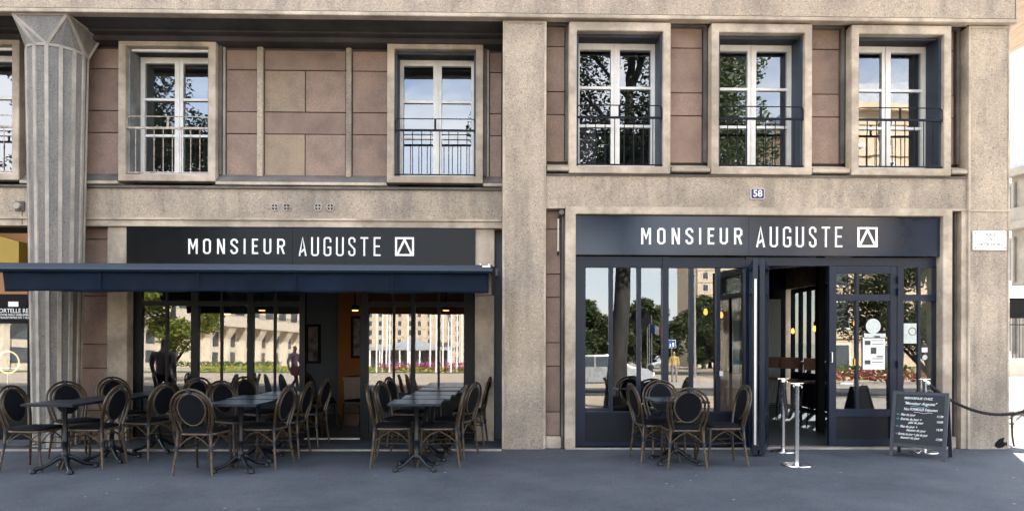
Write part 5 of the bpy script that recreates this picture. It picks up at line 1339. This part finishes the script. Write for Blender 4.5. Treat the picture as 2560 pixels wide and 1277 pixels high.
# hedge, lawn and beds
struct(MB().add([(-60, -62, -.022), (20, -62, -.022), (20, -52, -.022), (-60, -52, -.022)], [(0, 1, 2, 3)]).build('lawn', 'lawn'))
def bed(x0, x1, y0, y1, h, mat, n, size, seed, label, cat):
    g = np.random.default_rng(seed); xs = g.uniform(x0, x1, n); ys = g.uniform(y0, y1, n); zs = h * (.2 + .8 * g.random(n))
    me = leaf_cloud(n, size, [(0, 0, 0, .001)], seed); co = np.empty(n * 12, np.float32); me.vertices.foreach_get('co', co)
    co = co.reshape(n, 4, 3) + np.stack([xs, ys, zs], 1)[:, None, :]; me.vertices.foreach_set('co', co.ravel().astype(np.float32)); me.update()
    me.materials.append(M[mat]); o = bpy.data.objects.new(cat.replace(' ', '_'), me); COL.objects.link(o); tag(o, label, cat, kind='stuff'); return o
bed(-30, -2, -60, -57, .5, 'flower_y', 3500, .14, 3, 'yellow green bedding plants across the road', 'flower bed')
bed(-12, -3, -59, -57.2, .9, 'flower', 900, .14, 4, 'pink and violet flowers across the road', 'flower bed')
bed(-75, -34, -98, -95, .9, 'hedge', 2600, .22, 5, 'clipped green hedge in front of the monumental hall', 'hedge')
bed(14, 40, -27, -24.5, .7, 'flower_r', 1800, .12, 6, 'red flowers in the bed mirrored in the door pane', 'flower bed')
bed(14, 40, -29.5, -27, .9, 'hedge', 2200, .16, 8, 'green shrubs behind the red flowers', 'shrubbery')
# road furniture mirrored in the right glass
def sign_post(x, y, label, kind):
    s = thing('road_sign', label, 'road sign', (x, y, 0 if y > -13 else -.03))
    MB().tube([(0, 0, 0), (0, 0, 2.75 if kind == 'round' else 2.5)], .03, 8).build('pole', 'alu', s)
    if kind == 'round':
        MB().lathe([(.31, 0), (.31, .02)], n=30).xform(Matrix.Translation((0, .05, 2.45)) @ Matrix.Rotation(R(90), 4, 'X')).build('disc', 'black', s)
    else:
        MB().box(-.26, .26, .03, .05, 2.0, 2.52).build('panel', 'plaque_w', s); MB().box(-.235, .235, .0505, .056, 2.025, 2.495).build('panel_face', 'blue_sign', s)
        MB().box(-.14, -.05, .057, .06, 2.08, 2.26).lathe([(.04, 0), (.04, .003)], (-.095, .06, 2.3), 10).build('child_symbol', 'plaque_w', s)
        MB().box(.03, .14, .057, .06, 2.08, 2.36).lathe([(.045, 0), (.045, .003)], (.085, .06, 2.41), 10).build('adult_symbol', 'plaque_w', s)
sign_post(PX(1602, 12.3), -12.0, 'back of a round road sign mirrored as a dark disc in the right shop glass', 'round')
sign_post(PX(1680, 34), -33.7, 'blue square sign with white figures mirrored in the right shop glass', 'square')
def street_lamp(x, y, h, label):
    s = thing('street_lamp', label, 'street lamp', (x, y, -.03 if y < -13 else 0), 0, 'street lamps along the road')
    MB().tube([(0, 0, 0), (0, 0, h)], [.10, .05], 10).build('pole', 'alu', s, smooth=True); MB().tube([(0, 0, h), (.3, 0, h + .3), (1.4, 0, h + .4)], .04, 6).build('arm', 'alu', s)
    MB().box(1.1, 1.9, -.14, .14, h + .32, h + .46).build('lamp_head', 'alu', s, bevel=.03)
street_lamp(PX(1742, 40), -40, 8.0, 'street lamp mirrored before the tower block')
street_lamp(9.1, -10.9, 7.0, 'pale street lamp mirrored in the door pane')
bb = thing('billboard', 'backlit teal street poster with a pale printed face, mirrored beside the folding doors', 'billboard', (PX(1838, 40), -39, -.03))
MB().box(-.65, .65, -.1, .1, .55, 2.6).build('case', 'alu', bb, bevel=.02); MB().box(-.12, .12, -.06, .06, 0, .55).build('foot', 'alu', bb)
MB().box(-.58, .58, .101, .106, .62, 2.53).build('poster', 'poster', bb)
MB().lathe([(.36, 0), (.36, .003)], n=24).xform(Matrix.Translation((0, .11, 1.85)) @ Matrix.Scale(1.3, 4, (0, 0, 1)) @ Matrix.Rotation(R(90), 4, 'X')).build('printed_face', 'poster_face', bb)
text_mesh('lettering', 'YOT', .34, 'plaque_w', bb, (0, .112, .92), (R(90), 0, R(180)))
# cars passing on the road behind the camera
def make_car(name, mat, label, x, y, rz):
    c = thing(name, label, 'car', (x, y, -.025), rz, None)
    prof = [(-2.05, .35), (-2.1, .62), (-1.95, .85), (-1.35, .95), (-.75, 1.38), (.55, 1.42), (1.25, .98), (1.95, .86), (2.1, .62), (2.05, .35)]
    body = MB(); k = len(prof); vs = []
    for s_, ww in ((-1, 1), (1, 1)):
        for px_, pz_ in prof: vs.append((px_, s_ * (.84 - max(0, pz_ - .9) * .38), pz_))
    body.add(vs, [tuple(range(k)), tuple(range(2 * k - 1, k - 1, -1))] + [(i, k + i, k + (i + 1) % k, (i + 1) % k) for i in range(k)])
    body.build('body', mat, c, bevel=.06, smooth=True)
    for s_ in (-1, 1):
        y_ = lambda z: s_ * (.84 - max(0, z - .9) * .38 + .012)
        for poly in ([(-1.2, .97), (-.72, 1.30), (-.12, 1.33), (-.12, .97)], [(-.04, .97), (-.04, 1.33), (.48, 1.33), (1.08, .97)]):
            o = MB().add([(a, y_(z), z) for a, z in poly], [(0, 1, 2, 3)]).build('side_window', 'pane_far', c)
        for wx in (-1.3, 1.3):
            wh = MB().lathe([(.18, -.1), (.32, -.1), (.33, 0), (.32, .1), (.18, .1)], n=20).xform(Matrix.Translation((wx, s_ * .78, .33)) @ Matrix.Rotation(R(90), 4, 'X')).build('wheel', 'tyre', c, smooth=True)
            MB().lathe([(.19, -.105), (.19, .105)], n=16).xform(Matrix.Translation((wx, s_ * .78, .33)) @ Matrix.Rotation(R(90), 4, 'X')).build('rim', 'alu', wh)
        MB().box(-2.12, -2.05, s_ * .68 - .12, s_ * .68 + .12, .62, .78).build('tail_lamp', 'tail', c)
        MB().box(2.03, 2.1, s_ * .64 - .14, s_ * .64 + .14, .62, .76).build('headlight', 'plaque_w', c)
    MB().add([(-1.34, -.72, .98), (-1.34, .72, .98), (-.78, .62, 1.36), (-.78, -.62, 1.36)], [(0, 3, 2, 1)]).build('rear_window', 'pane_far', c)
    MB().add([(1.26, -.74, .99), (1.26, .74, .99), (.60, .62, 1.41), (.60, -.62, 1.41)], [(0, 1, 2, 3)]).build('windscreen', 'pane_far', c)
    return c
make_car('car', 'car_s', 'silver car on the road mirrored in the right shop glass', 3.6, -16.5, 0)
make_car('car', 'car_w', 'white car on the road mirrored in the sidelight', 20.5, -17.5, 0)

# ================================================================== PEOPLE (seen mirrored in the glass)
def person(name, label, loc_, rz, pose, mats, scale=1.):
    """mats: skin, hair, top, legs, shoe. pose: dict of joints in metres, one continuous skinned body"""
    J = dict(pelvis=(0, 0, .93), belly=(0, 0, 1.06), chest=(0, -.01, 1.28), neck=(0, 0, 1.47), chin=(0, .02, 1.55), head=(0, .015, 1.64), crown=(0, .0, 1.73), nose=(0, .105, 1.615),
             shL=(-.205, 0, 1.40), elL=(-.25, -.02, 1.13), wrL=(-.26, .05, .89), haL=(-.26, .07, .82), shR=(.205, 0, 1.40), elR=(.25, -.02, 1.13), wrR=(.26, .05, .89), haR=(.26, .07, .82),
             hiL=(-.10, 0, .90), knL=(-.11, .03, .50), anL=(-.11, -.02, .09), toL=(-.12, .15, .04), hiR=(.10, 0, .90), knR=(.11, .03, .50), anR=(.11, -.02, .09), toR=(.12, .15, .04))
    J.update(pose)
    Rd = dict(pelvis=.15, belly=.14, chest=.172, neck=.058, chin=.07, head=.098, crown=.06, nose=.018, shL=.072, elL=.048, wrL=.032, haL=.034, shR=.072, elR=.048, wrR=.032, haR=.034,
              hiL=.10, knL=.064, anL=.044, toL=.036, hiR=.10, knR=.064, anR=.044, toR=.036)
    E_ = [('pelvis', 'belly', 'top'), ('belly', 'chest', 'top'), ('chest', 'neck', 'top'), ('neck', 'chin', 'skin'), ('chin', 'head', 'skin'), ('head', 'crown', 'hair'), ('head', 'nose', 'skin')]
    for s in 'LR':
        E_ += [('chest', 'sh' + s, 'top'), ('sh' + s, 'el' + s, 'top'), ('el' + s, 'wr' + s, 'top'), ('wr' + s, 'ha' + s, 'skin'), ('pelvis', 'hi' + s, 'legs'), ('hi' + s, 'kn' + s, 'legs'), ('kn' + s, 'an' + s, 'legs'), ('an' + s, 'to' + s, 'shoe')]
        h = Vector(J['ha' + s]); d = (h - Vector(J['wr' + s])).normalized(); sd = d.cross(Vector((1, 0, 0))); sd = sd.normalized() if sd.length > .1 else Vector((0, 1, 0))
        for f, (off, ln) in enumerate(((-.028, .06), (-.009, .075), (.010, .07), (.027, .055))):
            a = h + sd * off + d * .03; J[f'f{s}{f}a'] = tuple(a); J[f'f{s}{f}b'] = tuple(a + d * ln + Vector((0, .012, 0))); Rd[f'f{s}{f}a'] = .0095; Rd[f'f{s}{f}b'] = .008
            E_ += [('ha' + s, f'f{s}{f}a', 'skin'), (f'f{s}{f}a', f'f{s}{f}b', 'skin')]
        a = h + sd * .045; J[f't{s}'] = tuple(a + d * .03); Rd[f't{s}'] = .010; E_ += [('ha' + s, f't{s}', 'skin')]
    names = list(J); idx = {n: i for i, n in enumerate(names)}
    me = bpy.data.meshes.new(name); me.from_pydata([J[n] for n in names], [(idx[a], idx[c]) for a, c, _ in E_], []); me.update()
    o = bpy.data.objects.new(name, me); COL.objects.link(o)
    sk = o.modifiers.new('skin', 'SKIN'); sk.use_smooth_shade = True
    for n in names: me.skin_vertices[0].data[idx[n]].radius = (Rd[n], Rd[n] * (.72 if n in ('chest', 'belly', 'pelvis') else 1))
    me.skin_vertices[0].data[idx['pelvis']].use_root = True
    ss = o.modifiers.new('sub', 'SUBSURF'); ss.levels = 2; ss.render_levels = 2
    dg = bpy.context.evaluated_depsgraph_get(); dg.update()
    fin = bpy.data.meshes.new_from_object(o.evaluated_get(dg)); bpy.data.objects.remove(o)
    fin.name = name; fin.materials.clear()
    for m_ in mats: fin.materials.append(M[m_])
    order = ['skin', 'hair', 'top', 'legs', 'shoe']; segs = [(Vector(J[a]), Vector(J[c]), order.index(k)) for a, c, k in E_]
    hd = Vector(J['head']); ns_ = Vector(J['nose']) - hd; ns_.normalize(); up_ = (Vector(J['crown']) - hd).normalized()
    for p in fin.polygons:
        c = p.center; best = None
        for a, e, k in segs:
            d = e - a; t = max(0, min(1, (c - a).dot(d) / d.length_squared)); q = (c - a - d * t).length
            if best is None or q < best[0]: best = (q, k)
        k = best[1]
        if k in (0, 1) and (c - hd).length < .2: k = 1 if ((c - hd).dot(ns_) < -.01 or (c - hd).dot(up_) > .055) and (c - hd).dot(up_) > -.06 else 0
        p.material_index = k
    b_ = bpy.data.objects.new(name, fin); COL.objects.link(b_); b_.location = loc_; b_.rotation_euler = (0, 0, rz); b_.scale = (scale,) * 3
    return tag(b_, label, 'person')
walkL = dict(knL=(-.10, .16, .52), anL=(-.10, .22, .10), toL=(-.11, .40, .05), knR=(.10, .02, .48), anR=(.10, -.26, .13), toR=(.11, -.12, .04), elL=(-.25, -.12, 1.15), wrL=(-.25, -.06, .92), haL=(-.25, -.03, .85), elR=(.25, .06, 1.14), wrR=(.24, .20, .95), haR=(.24, .24, .89))
person('person', 'person in a grey jacket walking, mirrored in the end pane near the column', (-6.35, -2.4, 0), R(172), walkL, ('skin', 'hair_g', 'cloth_gp', 'cloth_dk', 'shoe'), .9)
person('person', 'person in a violet coat with a bag, mirrored left of the doorway', (-7.4, -14.3, -.03), R(-75), walkL, ('skin', 'hair_d', 'cloth_v', 'cloth_dk', 'shoe'), .98)
bg_ = thing('shoulder_bag', 'wine red bag at the hip of the person in the violet coat', 'bag', (-7.25, -14.05, .75))
MB().box(-.2, .2, -.08, .08, -.16, .16).build('bag_body', 'cloth_wine', bg_, bevel=.04); MB().tube([(-.15, 0, .15), (-.1, .02, .45), (.05, .03, .62), (.12, .02, .4), (.15, 0, .15)], .012, 5).build('strap', 'cloth_wine', bg_)
bend = dict(belly=(0, .08, 1.04), chest=(0, .33, 1.10), neck=(0, .50, 1.06), chin=(0, .58, 1.01), head=(0, .65, .99), crown=(0, .74, .98), nose=(0, .645, .885), shL=(-.18, .42, 1.08), elL=(-.20, .50, .82), wrL=(-.17, .58, .60), haL=(-.16, .60, .53),
            shR=(.18, .42, 1.08), elR=(.20, .50, .82), wrR=(.17, .58, .60), haR=(.16, .60, .53), pelvis=(0, -.10, .93), hiL=(-.10, -.10, .90), hiR=(.10, -.10, .90))
person('person', 'person in a pale blue shirt bending forward, mirrored in the right shop glass', (PX(1628, 24), -23.5, -.03), R(-90), bend, ('skin', 'hair_d', 'cloth_lb', 'cloth_dk', 'shoe'))
person('person', 'person in a yellow shirt standing, mirrored below the blue square sign', (PX(1685, 29), -28.6, -.03), R(20), {}, ('skin', 'hair_d', 'cloth_y', 'cloth_gp', 'shoe'))

# ================================================================== SIDE STREET, FAR RIGHT
cbd = thing('corner_house', 'pale sunlit limestone house with a rounded corner and curved balconies beyond the side street', 'building', (40.1, 33, -.03))
def curved(mb, r0, r1, z0, z1, a0=-175, a1=-60, n=22):
    vs = []; fs = []
    for i in range(n + 1):
        a = R(a0 + (a1 - a0) * i / n)
        for r, z in ((r0, z0), (r1, z0), (r1, z1), (r0, z1)): vs.append((r * math.cos(a), r * math.sin(a), z))
    for i in range(n):
        for j in range(4): fs.append((i * 4 + j, i * 4 + (j + 1) % 4, (i + 1) * 4 + (j + 1) % 4, (i + 1) * 4 + j))
    fs += [(0, 3, 2, 1), (n * 4, n * 4 + 1, n * 4 + 2, n * 4 + 3)]
    return mb.add(vs, fs)
RW = 9.0
curved(MB(), RW - .6, RW, 0, 11.4).build('wall', 'house_stone', cbd)
for z, o_ in ((4.4, .25), (8.2, .7), (11.4, .5)): curved(MB(), RW - .5, RW + o_, z, z + .45).build('balcony_slab' if o_ > .5 else 'cornice', 'house_stone', cbd)
for z in (8.65,): curved(MB(), RW + .5, RW + .62, z, z + .8).build('parapet', 'house_stone', cbd)
curved(MB(), RW - 2.0, RW + .2, 11.86, 13.7).build('roof', 'zinc', cbd)
for z0, hh in ((.9, 2.8), (5.2, 2.4), (9.0, 1.9)):
    for a in range(-178, -70, 15):
        ar = R(a); w_ = MB().box(RW - .1, RW + .06, -.65, .65, z0, z0 + hh).xform(Matrix.Rotation(ar, 4, 'Z')).build('window', 'pane_far', cbd)
        o = MB()
        o.box(RW + .02, RW + .16, -.85, -.66, z0 - .1, z0 + hh + .2).box(RW + .02, RW + .16, .66, .85, z0 - .1, z0 + hh + .2).box(RW + .02, RW + .16, -.66, .66, z0 + hh, z0 + hh + .2).xform(Matrix.Rotation(ar, 4, 'Z')).build('surround', 'house_stone', w_)
ta = thing('terrace_awning', 'dark awning of the terrace beyond the corner pier', 'awning', (13.5, 7, 0))
MB().add([(-2.2, -1, 2.35), (4, -1, 2.35), (4, 2.5, 2.9), (-2.2, 2.5, 2.9), (-2.2, -1, 2.40), (4, -1, 2.40), (4, 2.5, 2.95), (-2.2, 2.5, 2.95)], [(3, 2, 1, 0), (4, 5, 6, 7), (0, 1, 5, 4), (1, 2, 6, 5), (2, 3, 7, 6), (3, 0, 4, 7)]).build('canopy', 'black', ta)
MB().box(-2.2, 4, -1.03, -1.0, 1.95, 2.36).build('valance', 'black', ta)
for xx in (-2.1, 3.9): MB().tube([(xx, 2.4, 0), (xx, 2.4, 2.88)], .04, 8).build('post', 'iron', ta)
fe = thing('iron_fence', 'dark iron railing of the yard beyond the side street', 'fence', (23.8, 20.5, -.03))
MB().box(-3, 3, -.15, .15, 0, .75).build('plinth', 'plaster', fe); MB().box(-3, 3, -.02, .02, 2.2, 2.25).build('rail', 'iron', fe)
for k in range(40): MB().tube([(-2.95 + k * .151, 0, .75), (-2.95 + k * .151, 0, 2.5)], .014, 5).build('bar', 'iron', fe)
